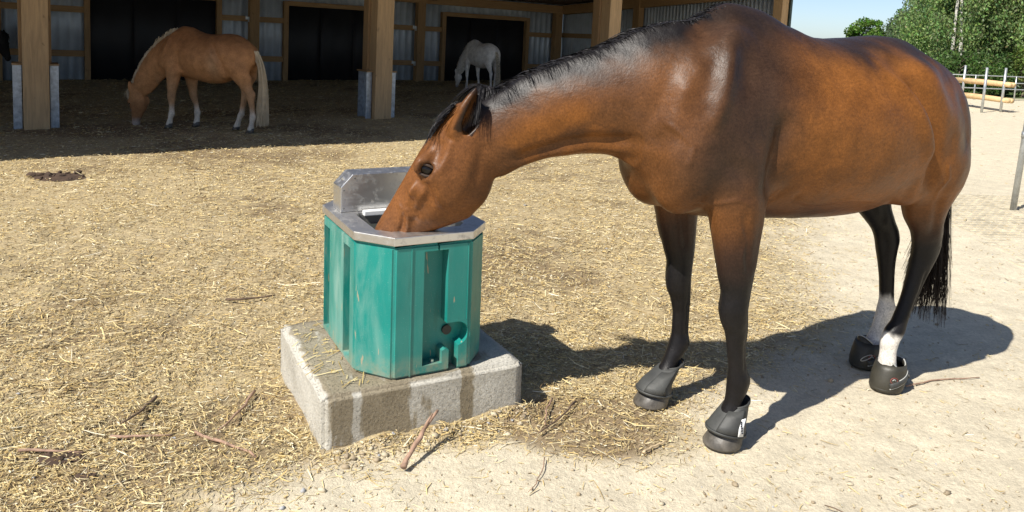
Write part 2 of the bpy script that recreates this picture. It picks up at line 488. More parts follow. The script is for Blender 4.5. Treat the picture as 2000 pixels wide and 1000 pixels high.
hind_near = [(1.28, -1.10, .16), (1.03, -1.085, .17), (.94, -1.075, .165), (.86, -1.08, .15), (.78, -1.10, .137), (.70, -1.148, .127), (.60, -1.155, .12), (.49, -1.128, .115), (.40, -1.098, .112), (.31, -1.058, .11), (.26, -1.035, .106), (.21, -1.012, .105), (.16, -1.012, .104), (.04, -1.03, .104)]
hind_far = [(1.28, -1.10, -.16), (1.03, -1.085, -.17), (.94, -1.08, -.165), (.86, -1.07, -.15), (.78, -1.105, -.137), (.70, -1.168, -.127), (.60, -1.225, -.12), (.49, -1.24, -.115), (.40, -1.25, -.112), (.31, -1.258, -.11), (.26, -1.258, -.106), (.21, -1.24, -.105), (.16, -1.215, -.104), (.04, -1.16, -.104)]
HEAD_T = (.880, -.388, 1.2655); HEAD_S = (.43, -.268, -.862); HEAD_K = 1.03
BV, BF, HB = build_body(.0062, NECK, (HEAD_T, HEAD_S, HEAD_K), (fore_near, fore_far), (hind_near, hind_far), lo=(-1.56, -.72, .02), hi=(1.30, .42, 1.72))
strokes = [
    # flank: last rib ridge, hollow behind it, crease in front of the thigh
    ([(-.60, 1.44), (-.72, 1.31), (-.83, 1.13), (-.88, 1.0)], .045, .023, .15),
    ([(-.70, 1.42), (-.80, 1.29), (-.89, 1.13), (-.93, 1.0), (-.94, .90)], .034, -.032, .12),
    ([(-.78, 1.45), (-.90, 1.31), (-.98, 1.15)], .05, .018, .12),
    # triceps edge behind the shoulder, shoulder blade spine, hollow before it, point of shoulder
    ([(-.12, 1.28), (-.105, 1.15), (-.085, 1.02), (-.06, .93)], .035, -.023, .12),
    ([(.05, 1.52), (.10, 1.40), (.15, 1.28), (.19, 1.17)], .028, .016, .06),
    ([(.0, 1.5), (.03, 1.38), (.07, 1.26)], .035, -.010, .06),
    ([(.12, 1.50), (.18, 1.38), (.23, 1.26)], .028, -.010, .05),
    ([(.22, 1.40), (.27, 1.28), (.31, 1.15)], .028, .011, .04),
    ([(.36, 1.30), (.38, 1.20)], .08, -.012, .03),
    ([(.16, 1.12), (.08, 1.06), (.02, .98)], .035, -.012, .12),
    ([(-.30, 1.0), (-.36, .93), (-.42, .90)], .02, .004, .12),
    # windpipe ridge and jugular groove
    ([(.33, 1.098), (.48, 1.097), (.57, 1.072), (.67, 1.033), (.73, .997)], .020, .009, .02),
    ([(.33, 1.14), (.48, 1.132), (.56, 1.112), (.67, 1.068), (.73, 1.03)], .022, -.012, .03),
    # veins standing out on chest, forearm, belly and thigh
    ([(.20, .95), (.14, .93), (.07, .955), (.02, .93)], .008, .004, .12), ([(.06, .86), (.03, .80), (.035, .74), (.015, .68)], .008, .004, .15),
    ([(-.22, .93), (-.36, .90), (-.50, .915), (-.66, .90)], .009, .004, .12), ([(-1.0, 1.05), (-1.03, .98), (-1.01, .92), (-1.04, .86)], .009, .004, .12), ([(.30, 1.22), (.24, 1.14), (.26, 1.06)], .009, .004, .05),
    # forearm, cannon tendon, knee and hock relief, leg by leg
    ([(.05, .93), (.03, .80), (.0, .66)], .016, -.007, .10, 1), ([(-.05, .90), (-.045, .78), (-.035, .66)], .016, .006, .10, 1),
    ([(-.048, .43), (-.054, .36), (-.062, .28)], .009, -.006, .10, 1), ([(-.012, .545), (-.012, .50)], .020, .006, .10, 1), ([(-.03, .465), (-.03, .45)], .012, -.004, .10, 1),
    ([(.03, .90), (.0, .78), (-.04, .64)], .016, -.007, .10, -1), ([(-.088, .43), (-.098, .36), (-.098, .28)], .009, -.006, .10, -1), ([(-.062, .53), (-.064, .49)], .020, .006, .10, -1),
    ([(-1.03, .92), (-1.08, .80), (-1.135, .68)], .020, -.010, .06, 1), ([(-1.16, .90), (-1.19, .78), (-1.20, .68)], .018, -.009, .06, 1),
    ([(-1.195, .66), (-1.21, .63)], .016, .010, .03, 1), ([(-1.14, .55), (-1.125, .45), (-1.085, .33)], .009, -.006, .05, 1), ([(-1.15, .60), (-1.14, .57)], .018, -.006, .05, 1),
    ([(-1.04, .92), (-1.10, .80), (-1.16, .68)], .020, -.009, .06, -1), ([(-1.25, .52), (-1.27, .42), (-1.275, .33)], .009, -.005, .05, -1),
    # elbow fold, girth wrinkles, thigh muscle lines
    ([(-.20, 1.0), (-.17, .93), (-.10, .88)], .020, -.008, .12), ([(-.27, .97), (-.24, .90)], .014, -.005, .14), ([(-1.05, 1.38), (-1.12, 1.22), (-1.16, 1.05)], .035, -.010, .08), ([(-.99, 1.30), (-1.03, 1.15), (-1.06, 1.0)], .04, .008, .12),
]
BV = sculpt(BV, BF, strokes, bend)
def sculpt_head(V, F, strokes):
    S = np.array(HEAD_S) / np.linalg.norm(HEAD_S); hz = np.array([S[0], S[1], 0]); hz /= np.linalg.norm(hz)
    Vv = np.array([-hz[1], hz[0], 0]); Uu = np.cross(S, Vv)
    Q = (V - np.array(HEAD_T)) / HEAD_K; s_, u_, v_ = Q @ S, Q @ Uu, Q @ Vv
    m = (V[:, 0] > .70) & (np.abs(v_) < .2)
    P = np.stack([s_, u_], 1); D = np.zeros(len(V)); N = vnormals(V, F)
    for pts, r, a in strokes: D[m] += a * np.exp(-(polydist(P[m], pts) / r) ** 2) * sst(.015, .035, np.abs(v_[m]))
    return V + N * D[:, None]
BV = sculpt_head(BV, BF, [
    ([(.29, -.088), (.34, -.096), (.40, -.098)], .012, .006),        # facial crest
    ([(.31, -.12), (.36, -.13), (.41, -.13)], .022, -.006),          # hollow under it
    ([(.30, -.045), (.37, -.056), (.43, -.066), (.455, -.085)], .008, .003),   # vein
    ([(.445, -.045), (.452, -.06), (.44, -.08), (.452, -.098), (.44, -.112)], .008, .0045),
    ([(.37, -.10), (.42, -.115), (.46, -.118)], .014, -.005),
    ([(.17, -.055), (.21, -.062)], .022, -.009),                      # hollow above the eye
    ([(.14, -.085), (.2, -.10), (.235, -.105)], .016, .005),
    ([(.10, -.19), (.17, -.215), (.25, -.24), (.31, -.235)], .02, -.005),      # jaw rim
    ([(.47, -.078), (.50, -.092), (.53, -.098)], .008, -.008),        # mouth corner
    ([(.46, -.092), (.49, -.11), (.52, -.118)], .009, .006),
    ([(.235, -.046), (.25, -.030), (.285, -.034)], .010, .006),       # upper lid fold
    ([(.258, -.092), (.285, -.092), (.305, -.075)], .009, .004),
])
# small unevenness of flesh under the skin
_N = vnormals(BV, BF); _b = sst(.6, .95, BV[:, 2]) * sst(.95, .75, BV[:, 0])
BV = BV + _N * (_b * (.0075 * fbm(BV[:, 0] * 3.4 + BV[:, 1] * 2, BV[:, 2] * 3.4 + 8, 2) + .0034 * fbm(BV[:, 0] * 11 + BV[:, 1] * 3, BV[:, 2] * 9, 3)))[:, None]
horse = empty('horse', (0, 0, 0))
horse.location = HORSE_O; horse.rotation_euler = (0, 0, HORSE_YAW)
tag(horse, 'large glossy bay horse with black legs drinking from the green trough', 'horse')

def coat_bay(V):
    x, y, z = V.T
    n = fbm(x * 3 + 9, z * 3 + 4); n2 = fbm(x * 9 + 1, z * 9 + 7)
    bay = np.array((.198, .073, .0155)); dark = np.array((.036, .0215, .0145)); black = np.array((.0095, .0085, .009)); red = np.array((.185, .072, .022))
    c = np.tile(bay, (len(V), 1))
    def m(w, col):
        nonlocal c
        w = np.clip(w, 0, 1)[:, None]; c = c * (1 - w) + np.array(col) * w
    # darker shoulder and forehand, top line, thigh
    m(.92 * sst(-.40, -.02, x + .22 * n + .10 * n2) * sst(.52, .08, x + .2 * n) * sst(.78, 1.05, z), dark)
    m(.55 * sst(.2, .4, x) * sst(-.25, .25, n + .5 * n2), dark)
    m(.85 * sst(-.86, -1.25, x + .14 * n) * sst(.75, 1.2, z), np.array((.080, .028, .009)))
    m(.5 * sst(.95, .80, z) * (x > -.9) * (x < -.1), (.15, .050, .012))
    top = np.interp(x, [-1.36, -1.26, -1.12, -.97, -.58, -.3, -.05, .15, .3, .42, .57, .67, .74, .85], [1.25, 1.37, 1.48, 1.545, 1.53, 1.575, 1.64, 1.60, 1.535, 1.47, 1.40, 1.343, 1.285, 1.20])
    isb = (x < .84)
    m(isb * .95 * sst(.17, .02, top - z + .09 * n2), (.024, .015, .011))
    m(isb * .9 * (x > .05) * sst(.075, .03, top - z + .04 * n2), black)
    # legs
    fl = x > -.6
    m(fl * sst(.92, .74, z + .10 * n), (.045, .021, .012)); m(fl * sst(.80, .60, z + .10 * n), black)
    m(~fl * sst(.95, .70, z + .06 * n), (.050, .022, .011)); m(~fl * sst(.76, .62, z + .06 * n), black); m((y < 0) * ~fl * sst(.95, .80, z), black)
    far = (y < 0) & ~fl; near = (y > 0) & ~fl
    m(far * sst(.35, .31, z + .05 * fbm(x * 30, y * 40, 3)), (.62, .58, .52)); m(near * sst(.255, .22, z + .06 * fbm(x * 14 + 3, y * 14, 3) + .5 * (-1.03 - x)), (.72, .68, .62))
    # head: lighter reddish face, dark ear rim and muzzle
    Hx = (V - np.array(HEAD_T)) @ (np.array(HEAD_S) / np.linalg.norm(HEAD_S))
    hd = (x > .76) & (Hx > 0)
    m(.75 * sst(.74, .85, x) * sst(-.02, .08, Hx), red)
    m(hd * .55 * sst(.575, .65, Hx), (.07, .05, .04))
    e0 = HB(.266, -.06, .09); e1 = HB(.266, -.06, -.09)
    for e in (e0, e1): m(.75 * np.exp(-(np.linalg.norm(V - e, axis=1) / .040) ** 2), (.025, .017, .013))
    # small white star high on the forehead
    m(np.exp(-(np.linalg.norm(V - HB(.19, .003, 0), axis=1) / .022) ** 2), (.7, .66, .6))
    for eb, ea, eo, eq in EARS:
        Q = V - eb; al = Q @ ea; ou = Q @ eo; rd_ = np.linalg.norm(Q - al[:, None] * ea, axis=1)
        m(.9 * ((al > .12 * eq) & (rd_ < .06)) * sst(-.002, .012, ou), (.020, .013, .010))
        m(.85 * ((al > .72 * eq) & (rd_ < .06)) * sst(.72 * eq, .95 * eq, al), black)
    er = False & (Hx < .03) & (x > .78)
    m(er * sst(.02, -.03, Hx), black)
    return c
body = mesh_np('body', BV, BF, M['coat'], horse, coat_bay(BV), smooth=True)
# ---- hair, eyes, hooves and boots of the bay horse
def ribbons(name, strands, width, mat, parent, seed=1):
    """strands: (n, m, 3) polylines -> thin tapered ribbons"""
    S = np.asarray(strands, float); n, m, _ = S.shape
    r = np.random.default_rng(seed)
    T = np.gradient(S, axis=1); T /= np.linalg.norm(T, axis=2, keepdims=True) + 1e-9
    side = r.normal(size=(n, 1, 3)); side = np.cross(T, np.broadcast_to(side, S.shape)); side /= np.linalg.norm(side, axis=2, keepdims=True) + 1e-9
    w = width * (0.6 + 0.8 * r.random((n, 1, 1))) * np.linspace(1, 0.25, m)[None, :, None]
    V = np.stack([S - side * w, S + side * w], 2).reshape(n * m * 2, 3)
    a = (np.arange(n)[:, None] * m + np.arange(m - 1)[None, :]).ravel() * 2
    F = np.stack([a, a + 1, a + 3, a + 2], 1)
    return mesh_np(name, V, F, mat, parent, smooth=True)

def mat_hair(name, col, rough=0.45):
    b = NB(name); f = b.noise(b.coord(), 30, 3)
    c = b.mix(b.ramp(f, [(.3, 0.0), (.7, 1.0)]), tuple(x * .5 for x in col), tuple(x * 1.6 for x in col))
    return b.fin(c, rough, None, 0, .22)
M['black_hair'] = mat_hair('black_hair', (.011, .010, .011), .52)
M['tail_hair'] = mat_hair('dark_tail_hair', (.020, .014, .011), .5)
M['eye'] = simple('dark_eye', (.008, .006, .005), .16, var=.1, spec=.35)
M['lid'] = simple('eyelid_skin', (.040, .022, .013), .6, var=.2)
M['hoof'] = simple('grey_hoof_horn', (.085, .076, .064), .46, var=.6, scale=22, bump=.5, bscale=45)
M['rubber'] = simple('dusty_black_rubber', (.046, .047, .044), .6, var=.5, scale=10, bump=.2, bscale=90)
M['rubber2'] = simple('worn_boot_rubber', (.036, .033, .024), .5, var=.4, scale=16, bump=.3, bscale=50)
M['piping'] = simple('pale_grey_piping', (.45, .45, .42), .5)
M['white_cloth'] = simple('white_label_cloth', (.75, .75, .73), .7, var=.08)
M['dark_print'] = simple('dark_print', (.03, .03, .035), .6)
M['red_print'] = simple('dull_red_print', (.22, .05, .04), .55)

def crest(x):
    m = np.abs(BV[:, 0] - x) < .008
    P = BV[m]; i = P[:, 2].argmax(); return P[i]
xs = np.linspace(-.17, .83, 60); CR = np.array([crest(x) for x in xs])
def crest_at(x): return np.stack([np.interp(x, xs, CR[:, i]) for i in range(3)], -1)
t = np.linspace(0, 1, 7)[None, :, None]
# mane combed over the crest to the far side: roots low on the near side, arching over the top
n = 5200
x = rng.uniform(-.02, .79, n); full = sst(.0, .45, x)
off = rng.uniform(-.03, .018, n); root = crest_at(x); root[:, 1] += off; root[:, 2] -= .004 + np.maximum(0, off) * .8
ln = (.045 + .09 * full) * rng.uniform(.6, 1.25, n)
fw = rng.normal(.1, .25, n)
d1 = np.stack([fw * .4, np.full(n, -.30), rng.uniform(.22, .36, n)], 1)[:, None, :]
d2 = np.stack([fw * .3, np.full(n, -.55), np.full(n, -.85)], 1)[:, None, :]
ribbons('mane', root[:, None, :] + ln[:, None, None] * (d1 * t + d2 * t * t), .0024, M['black_hair'], horse, 3)
# fringe lying flat on the near side of the crest, thicker towards the poll
n = 5200
x = .82 - .80 * rng.random(n) ** 1.15; root = crest_at(x); root[:, 1] += rng.uniform(-.004, .01, n); root[:, 2] -= .002
ln = (.014 + .024 * sst(.1, .7, x)) * rng.uniform(.4, 1.6, n)
d1 = np.stack([rng.normal(-.45, .3, n), rng.uniform(.65, .9, n), rng.uniform(.0, .22, n)], 1)[:, None, :]
d2 = np.stack([rng.normal(-.2, .2, n), rng.uniform(.1, .3, n), np.full(n, -.85)], 1)[:, None, :]
ribbons('mane', root[:, None, :] + ln[:, None, None] * (d1 * t + d2 * t * t), .0018, M['black_hair'], horse, 5)
# lock that falls to the near side behind the ear
n = 1200
x = rng.uniform(.75, .83, n); root = crest_at(x) + np.stack([np.zeros(n), rng.normal(.008, .01, n), np.full(n, -.006)], 1)
ln = rng.uniform(.05, .125, n)[:, None, None]
d1 = np.stack([rng.normal(-.05, .12, n), rng.uniform(.40, .62, n), rng.normal(.12, .08, n)], 1)[:, None, :]
d2 = np.stack([rng.normal(.22, .10, n), rng.uniform(-.06, .10, n), np.full(n, -1.0)], 1)[:, None, :]
ribbons('mane', root[:, None, :] + ln * (d1 * t * .75 + d2 * t * t), .0021, M['black_hair'], horse, 4)
# tuft over the withers
n = 900
x = rng.normal(.03, .05, n).clip(-.12, .16); root = crest_at(x) + np.stack([np.zeros(n), rng.normal(-.008, .012, n), np.full(n, -.008)], 1)
ln = rng.uniform(.025, .055, n)[:, None, None]
d1 = np.stack([rng.normal(-.35, .3, n), rng.normal(-.45, .3, n), np.full(n, .75)], 1)[:, None, :]
d2 = np.stack([rng.normal(-.1, .2, n), rng.normal(-.45, .2, n), np.full(n, -.85)], 1)[:, None, :]
ribbons('mane', root[:, None, :] + ln * (d1 * t + d2 * t * t), .002, M['black_hair'], horse, 7)
# forelock
n = 900
sv = rng.uniform(.02, .10, n); vv = rng.normal(.004, .026, n)
S_ = np.array(HEAD_S) / np.linalg.norm(HEAD_S); hz_ = np.array([S_[0], S_[1], 0]); hz_ /= np.linalg.norm(hz_); V_ = np.array([-hz_[1], hz_[0], 0]); UU_ = np.cross(S_, V_)
root = np.array(HEAD_T) + S_ * sv[:, None] + UU_ * (-.020 + .01 * rng.random(n))[:, None] + V_ * vv[:, None]
ln = rng.uniform(.05, .125, n)[:, None, None]
fl = (S_[None] * rng.uniform(.75, 1.1, n)[:, None] + V_[None] * (rng.normal(.05, .16, n) + vv * 3)[:, None])[:, None, :]
bu = (UU_[None] * rng.uniform(.25, .6, n)[:, None])[:, None, :]
ribbons('forelock', root[:, None, :] + ln * (fl * t + bu * (t - .85 * t * t)), .002, M['black_hair'], horse, 6)
# tail: dock and hanging hair
n = 1700; nl = 26
t9 = np.linspace(0, 1, 11)[None, :, None]
lk = rng.integers(0, nl, n); la = rng.uniform(0, 2 * np.pi, nl); lr = np.sqrt(rng.random(nl)); lz = rng.normal(.27, .06, nl); lp = rng.uniform(0, 6, nl); lf = rng.uniform(5, 9, nl)
a = rng.uniform(0, 2 * np.pi, n); rr = np.sqrt(rng.random(n))
root = np.stack([-1.325 + .02 * rr * np.cos(a), .028 * rr * np.sin(a), 1.30 - .25 * rng.random(n)], 1)
tip = np.stack([-1.40 + .075 * lr * np.cos(la), -.01 + .10 * lr * np.sin(la), lz], 1)[lk]
end = tip + np.stack([rng.normal(0, .010, n), rng.normal(0, .010, n), np.abs(rng.normal(0, .12, n))], 1)
mid = np.stack([np.full(n, -1.43) + .05 * rr * np.cos(a), .05 * rr * np.sin(a), np.full(n, .95)], 1)
amp = (.004 + .010 * rng.random(nl))[lk][:, None]
ph = (lp[lk] + rng.normal(0, .35, n))[:, None]
wig = np.sin(t9[..., 0] * lf[lk][:, None] + ph) * amp * t9[..., 0]
tail = (1 - t9) ** 2 * root[:, None] + 2 * t9 * (1 - t9) * mid[:, None] + t9 ** 2 * end[:, None]
tail[..., 0] += wig; tail[..., 1] += np.cos(t9[..., 0] * lf[lk][:, None] * .8 + ph) * amp * t9[..., 0]
ribbons('tail', tail, .0021, M['tail_hair'], horse, 8)

def ellipsoid_obj(name, c, axes, mat, parent, seg=20, rings=12, cut=None):
    bm = bmesh.new(); bmesh.ops.create_uvsphere(bm, u_segments=seg, v_segments=rings, radius=1.0)
    A = Matrix([[axes[j][i] for j in range(3)] for i in range(3)])
    for v in bm.verts: v.co = A @ v.co + Vector(c)
    return obj_bm(name, bm, mat, parent, smooth=True)
for sg in (1, -1):
    c = HB(.266, -.060, sg * .0865)
    ax1 = -UU_ * .95 - S_ * .22; ax1 /= np.linalg.norm(ax1); ax2 = np.cross(ax1, V_)
    eye = ellipsoid_obj('eye', c, (ax1 * .031, ax2 * .022, V_ * .018), M['eye'], horse)
    # lids: two bent rolls above and below the eyeball
    for k, (off, lift) in enumerate(((.0125, .0155), (-.0125, .0135))):
        up_ = ax2 if (ax2 @ S_) < 0 else -ax2
        pts = [c + ax1 * (.037 * math.cos(th)) + up_ * (off * 1.45 * math.sin(th) + (.000 if k == 0 else -.004)) + V_ * sg * (.004 + lift * .6 * math.sin(th)) for th in np.linspace(0.05, math.pi - .05, 11)]
        tube('eyelid', pts, [(.003 + .0035 * math.sin(th), .003 + .0025 * math.sin(th)) for th in np.linspace(.05, math.pi - .05, 11)], M['lid'], eye, 8)

def ring_loft(name, rings, mat, parent, nseg=28, a0=0.0, a1=2 * math.pi, off=0.0, thick=0.0, cap=False, smooth=True):
    """rings: (cx, cy, z, rx_front, rx_back, ry, tilt) tilt = rise towards the front per metre"""
    bm = bmesh.new(); full = abs(a1 - a0 - 2 * math.pi) < 1e-6; R = []
    for cx, cy, z, rf, rb, ry, tl in rings:
        row = []
        for k in range(nseg + (0 if full else 1)):
            a = a0 + (a1 - a0) * k / nseg
            rx = rf if math.cos(a) > 0 else rb
            x_ = math.cos(a) * (rx + off); y_ = math.sin(a) * (ry + off)
            row.append(bm.verts.new((cx + x_, cy + y_, z + tl * x_)))
        R.append(row)
    for i in range(len(R) - 1):
        for k in range(nseg if full else nseg):
            k2 = (k + 1) % len(R[i])
            bm.faces.new((R[i][k], R[i][k2], R[i + 1][k2], R[i + 1][k]))
    if cap: bm.faces.new(R[0][::-1]); bm.faces.new(R[-1])
    bmesh.ops.recalc_face_normals(bm, faces=bm.faces)
    o = obj_bm(name, bm, mat, parent, smooth=smooth)
    if thick:
        md = o.modifiers.new('s', 'SOLIDIFY'); md.thickness = thick; md.offset = 1
    return o

def front_hoof(cx, cy, lean):
    h = ring_loft('hoof', [(cx + .018, cy, .0, .076, .064, .070, 0), (cx + .017, cy, .008, .078, .066, .072, 0), (cx + .006, cy, .035, .070, .062, .065, 0), (cx - .006, cy, .07, .058, .054, .056, -.1), (cx - .014, cy, .09, .044, .044, .045, -.2)], M['hoof'], horse, 30, cap=True)
    rings = [(cx - .016 - lean * .4, cy, .155, .040, .041, .039, -.25), (cx - .014 - lean * .3, cy, .145, .044, .045, .043, -.25), (cx - .010 - lean * .15, cy, .118, .052, .051, .051, -.1), (cx - .002, cy, .086, .061, .059, .059, .05), (cx + .006, cy, .060, .070, .067, .066, .16), (cx + .006, cy, .050, .073, .069, .068, .16)]
    b = ring_loft('bell_boot', rings, M['rubber'], horse, 36, thick=.005)
    # wrapped closing flap, raised rim, stitched bands
    ring_loft('closing_flap', rings[1:-1], M['rubber'], b, 12, math.radians(20), math.radians(88), off=.007, thick=.004)
    ring_loft('rim', [(r[0], r[1], r[2] + d, r[3], r[4], r[5], r[6]) for r, d in ((rings[0], .004), (rings[0], -.006))], M['rubber'], b, 36, off=.004, thick=.004)
    ring_loft('rim', [(r[0], r[1], r[2] + d, r[3], r[4], r[5], r[6]) for r, d in ((rings[-1], .008), (rings[-1], -.002))], M['rubber'], b, 36, off=.003, thick=.004)
    return b, rings
b_near, r_near = front_hoof(-.028, .183, .06)
lab = ring_loft('label_patch', r_near[2:5], M['white_cloth'], b_near, 4, math.radians(80), math.radians(98), off=.012, thick=.0015)
for i, zz in enumerate((.113, .106, .099, .091, .083, .075)):
    f_ = np.interp(zz, [.060, .086, .118], [.066, .059, .051])
    ring_loft('print_mark', [(-.028 - .002, .183, zz, f_ + .004, f_ + .004, f_, .0), (-.028 - .002, .183, zz - .005, f_ + .006, f_ + .006, f_ + .002, .0)], M['dark_print'], lab, 3, math.radians(85 + (i % 2)), math.radians(93 - (i % 3)), off=.0145)
front_hoof(.030, -.183, .16)

def hind_boot(cx, cy):
    prof = [(.0, .068, .064, .059), (.012, .074, .070, .064), (.038, .075, .072, .066), (.068, .072, .071, .064), (.095, .065, .067, .061), (.118, .058, .062, .057)]
    b = ring_loft('hoof_boot', [(cx + .006 - z * .15, cy, z + .001, f, bk, s, 0) for z, f, bk, s in prof], M['rubber2'], horse, 36, thick=.004)
    ring_loft('sole', [(cx + .006, cy, .0, .073, .070, .064, 0), (cx + .006, cy, .014, .077, .074, .068, 0), (cx + .006, cy, .018, .075, .072, .066, 0)], M['rubber2'], b, 36, cap=True)
    # collar with a raised front tongue and pale piping along the scalloped edge
    bm = bmesh.new(); lo = []; hi = []; N = 40; edge = []
    for k in range(N):
        a = 2 * math.pi * k / N; c_ = math.cos(a); s_ = math.sin(a)
        rx = .058 if c_ > 0 else .062
        hgt = .118 + .030 * max(0, c_) ** 2 + .012 * max(0, -c_) ** 1.5 - .016 * abs(s_) ** 3
        lo.append(bm.verts.new((cx - .009 + rx * c_ * 1.05, cy + .060 * s_, .097)))
        p = Vector((cx - .014 + (rx - .004) * c_, cy + .054 * s_, hgt)); hi.append(bm.verts.new(p)); edge.append(p)
    for k in range(N): bm.faces.new((lo[k], lo[(k + 1) % N], hi[(k + 1) % N], hi[k]))
    col = obj_bm('collar', bm, M['rubber2'], b, smooth=True); md = col.modifiers.new('s', 'SOLIDIFY'); md.thickness = .005
    tube('piping', edge + [edge[0]], .0028, M['piping'], b, 6)
    # side strap with pale edges and buckle
    def side_pt(a, z, off):
        f = np.interp(z, [p[0] for p in prof], [p[1] for p in prof]); s = np.interp(z, [p[0] for p in prof], [p[3] for p in prof])
        return Vector((cx + .006 - z * .15 + (f + off) * math.cos(a), cy + (s + off) * math.sin(a), z))
    A = [math.radians(q) for q in np.linspace(48, 150, 12)]
    mid = [side_pt(a, .036 + .050 * (a - A[0]) / (A[-1] - A[0]), .006) for a in A]
    tube('strap', mid, (.006, .013), M['rubber'], b, 8)
    tube('piping', [p + Vector((0, 0, -.013)) for p in mid[:9]], .0024, M['piping'], b, 6)
    tube('piping', [p + Vector((0, 0, .013)) for p in mid[3:]], .0020, M['piping'], b, 6)
    tube('buckle', [side_pt(math.radians(q), .072, .012) for q in (118, 128)], (.006, .009), M['rubber'], b, 8)
    # round emblem on the outer front
    ac = math.radians(58); cz = .062
    ring = [side_pt(ac + .20 * math.cos(q), cz + .012 * math.sin(q), .0055) for q in np.linspace(0, 2 * math.pi, 25)]
    tube('emblem', ring, .0018, M['red_print'], b, 6)
    tube('emblem', [side_pt(ac + .09 * math.cos(q), cz - .002 + .007 * math.sin(q), .0055) for q in np.linspace(0.2, 2.9, 9)], .0018, M['piping'], b, 6)
    return b
hind_boot(-1.03, .104)
b_far = hind_boot(-1.15, -.104)
# wire pull loop of the rear boot
tube('pull_loop', [Vector((-1.06 + .035 * math.cos(q), -.035 + .012 * math.sin(q), .075 + .018 * math.sin(q))) for q in np.linspace(0, 2 * math.pi, 20)], .0016, M['piping'], b_far, 6)
# ------------------------------------------------------------------ concrete slab and drinking trough
TR_O = Vector((-.638, 2.598, 0)); TR_A = math.radians(28)
def mat_concrete():
    b = NB('wet_streaked_concrete'); co = b.coord()
    base = b.ramp(b.noise(co, 5, 6, .6), [(.3, (.40, .375, .315)), (.55, (.51, .485, .42)), (.75, (.58, .555, .485))])
    fine = b.ramp(b.noise(co, 120, 3), [(.35, .8), (.65, 1.12)])
    base = b.mix(.7, base, fine, 'MULTIPLY')
    # wet runs on the front: stretched noise, mostly on the left half and one patch right of the middle
    sx = b.n('SeparateXYZ'); b.l(co, sx.inputs[0])
    run = b.noise(b.coord(scale=(16, 3, 1.8)), 1.0, 5, .6, .5)
    band = b.noise(b.coord(scale=(6, 4, 5)), 1.0, 5, .6, .4)
    bias = b.ramp(sx.outputs['X'], [(0.0, .48), (.03, .66), (.085, .64), (.115, .40), (.15, .68), (.30, .68), (.35, .48), (.40, .62), (.45, .38), (.52, .38), (.555, .74), (.60, .38), (.80, .22)])
    wetf = b.math('ADD', b.math('ADD', b.math('MULTIPLY', run, .55), b.math('MULTIPLY', band, .55)), b.math('SUBTRACT', bias, .5))
    front = b.math('LESS_THAN', sx.outputs['Y'], .16)
    wet = b.ramp(wetf, [(.60, 0.0), (.66, 1.0)])
    wet = b.math('MULTIPLY', b.math('MULTIPLY', wet, front), .9)
    # damp film with dry edge on the top
    tb = b.ramp(sx.outputs['X'], [(0.0, .46), (.04, .64), (.5, .64), (.7, .34)])
    topw = b.ramp(b.math('ADD', b.noise(co, 5, 5, .6, .5), b.math('SUBTRACT', tb, .5)), [(.50, 0.0), (.57, .8)])
    ontop = b.ramp(sx.outputs['Z'], [(.188, 0.0), (.197, 1.0)])
    topw = b.math('MULTIPLY', topw, ontop)
    w = b.math('MAXIMUM', wet, topw)
    c = b.mix(w, base, b.mix(1.0, base, (.50, .43, .32), 'MULTIPLY'))
    r = b.math('SUBTRACT', .88, b.math('MULTIPLY', w, .30))
    h = b.math('ADD', b.noise(co, 75, 6, .7), b.math('MULTIPLY', b.noise(co, 16, 4), .8))
    pit = b.ramp(b.noise(co, 110, 3, .6), [(.30, 0.0), (.42, 1.0)])
    h = b.math('ADD', h, pit)
    return b.fin(c, r, b.bump(h, .8, .006), 0, .3)
M['concrete'] = mat_concrete()

# concrete block with worn, slightly wavy edges
bm = bmesh.new(); bm_box(bm, -.01, .80, -.035, .72, -.06, .20)
bmesh.ops.bevel(bm, geom=[e for e in bm.edges], offset=.016, segments=3, affect='EDGES')
bmesh.ops.subdivide_edges(bm, edges=[e for e in bm.edges if e.calc_length() > .1], cuts=34, use_grid_fill=True)
P = np.array([v.co for v in bm.verts])
nz = fbm(P[:, 0] * 9 + P[:, 2] * 7, P[:, 1] * 9 + P[:, 2] * 5, 5)
for v, q in zip(bm.verts, nz):
    c0 = Vector((.395, .34, .07)); d = (v.co - c0); d = Vector((d.x / .41, d.y / .37, d.z / .13))
    m_ = max(abs(d.x), abs(d.y), abs(d.z)); e_ = sorted((abs(d.x), abs(d.y), abs(d.z)))[1]
    v.co += Vector((d.x if abs(d.x) > .9 else 0, d.y if abs(d.y) > .9 else 0, d.z if abs(d.z) > .9 else 0)) * (.006 * q - (.008 * max(0, q) if e_ > .9 else 0))
slab = obj_bm('concrete_slab', bm, M['concrete'], None, smooth=True)
slab.location = TR_O; slab.rotation_euler = (0, 0, TR_A)
tag(slab, 'weathered grey concrete slab with wet streaks under the green trough', 'slab')

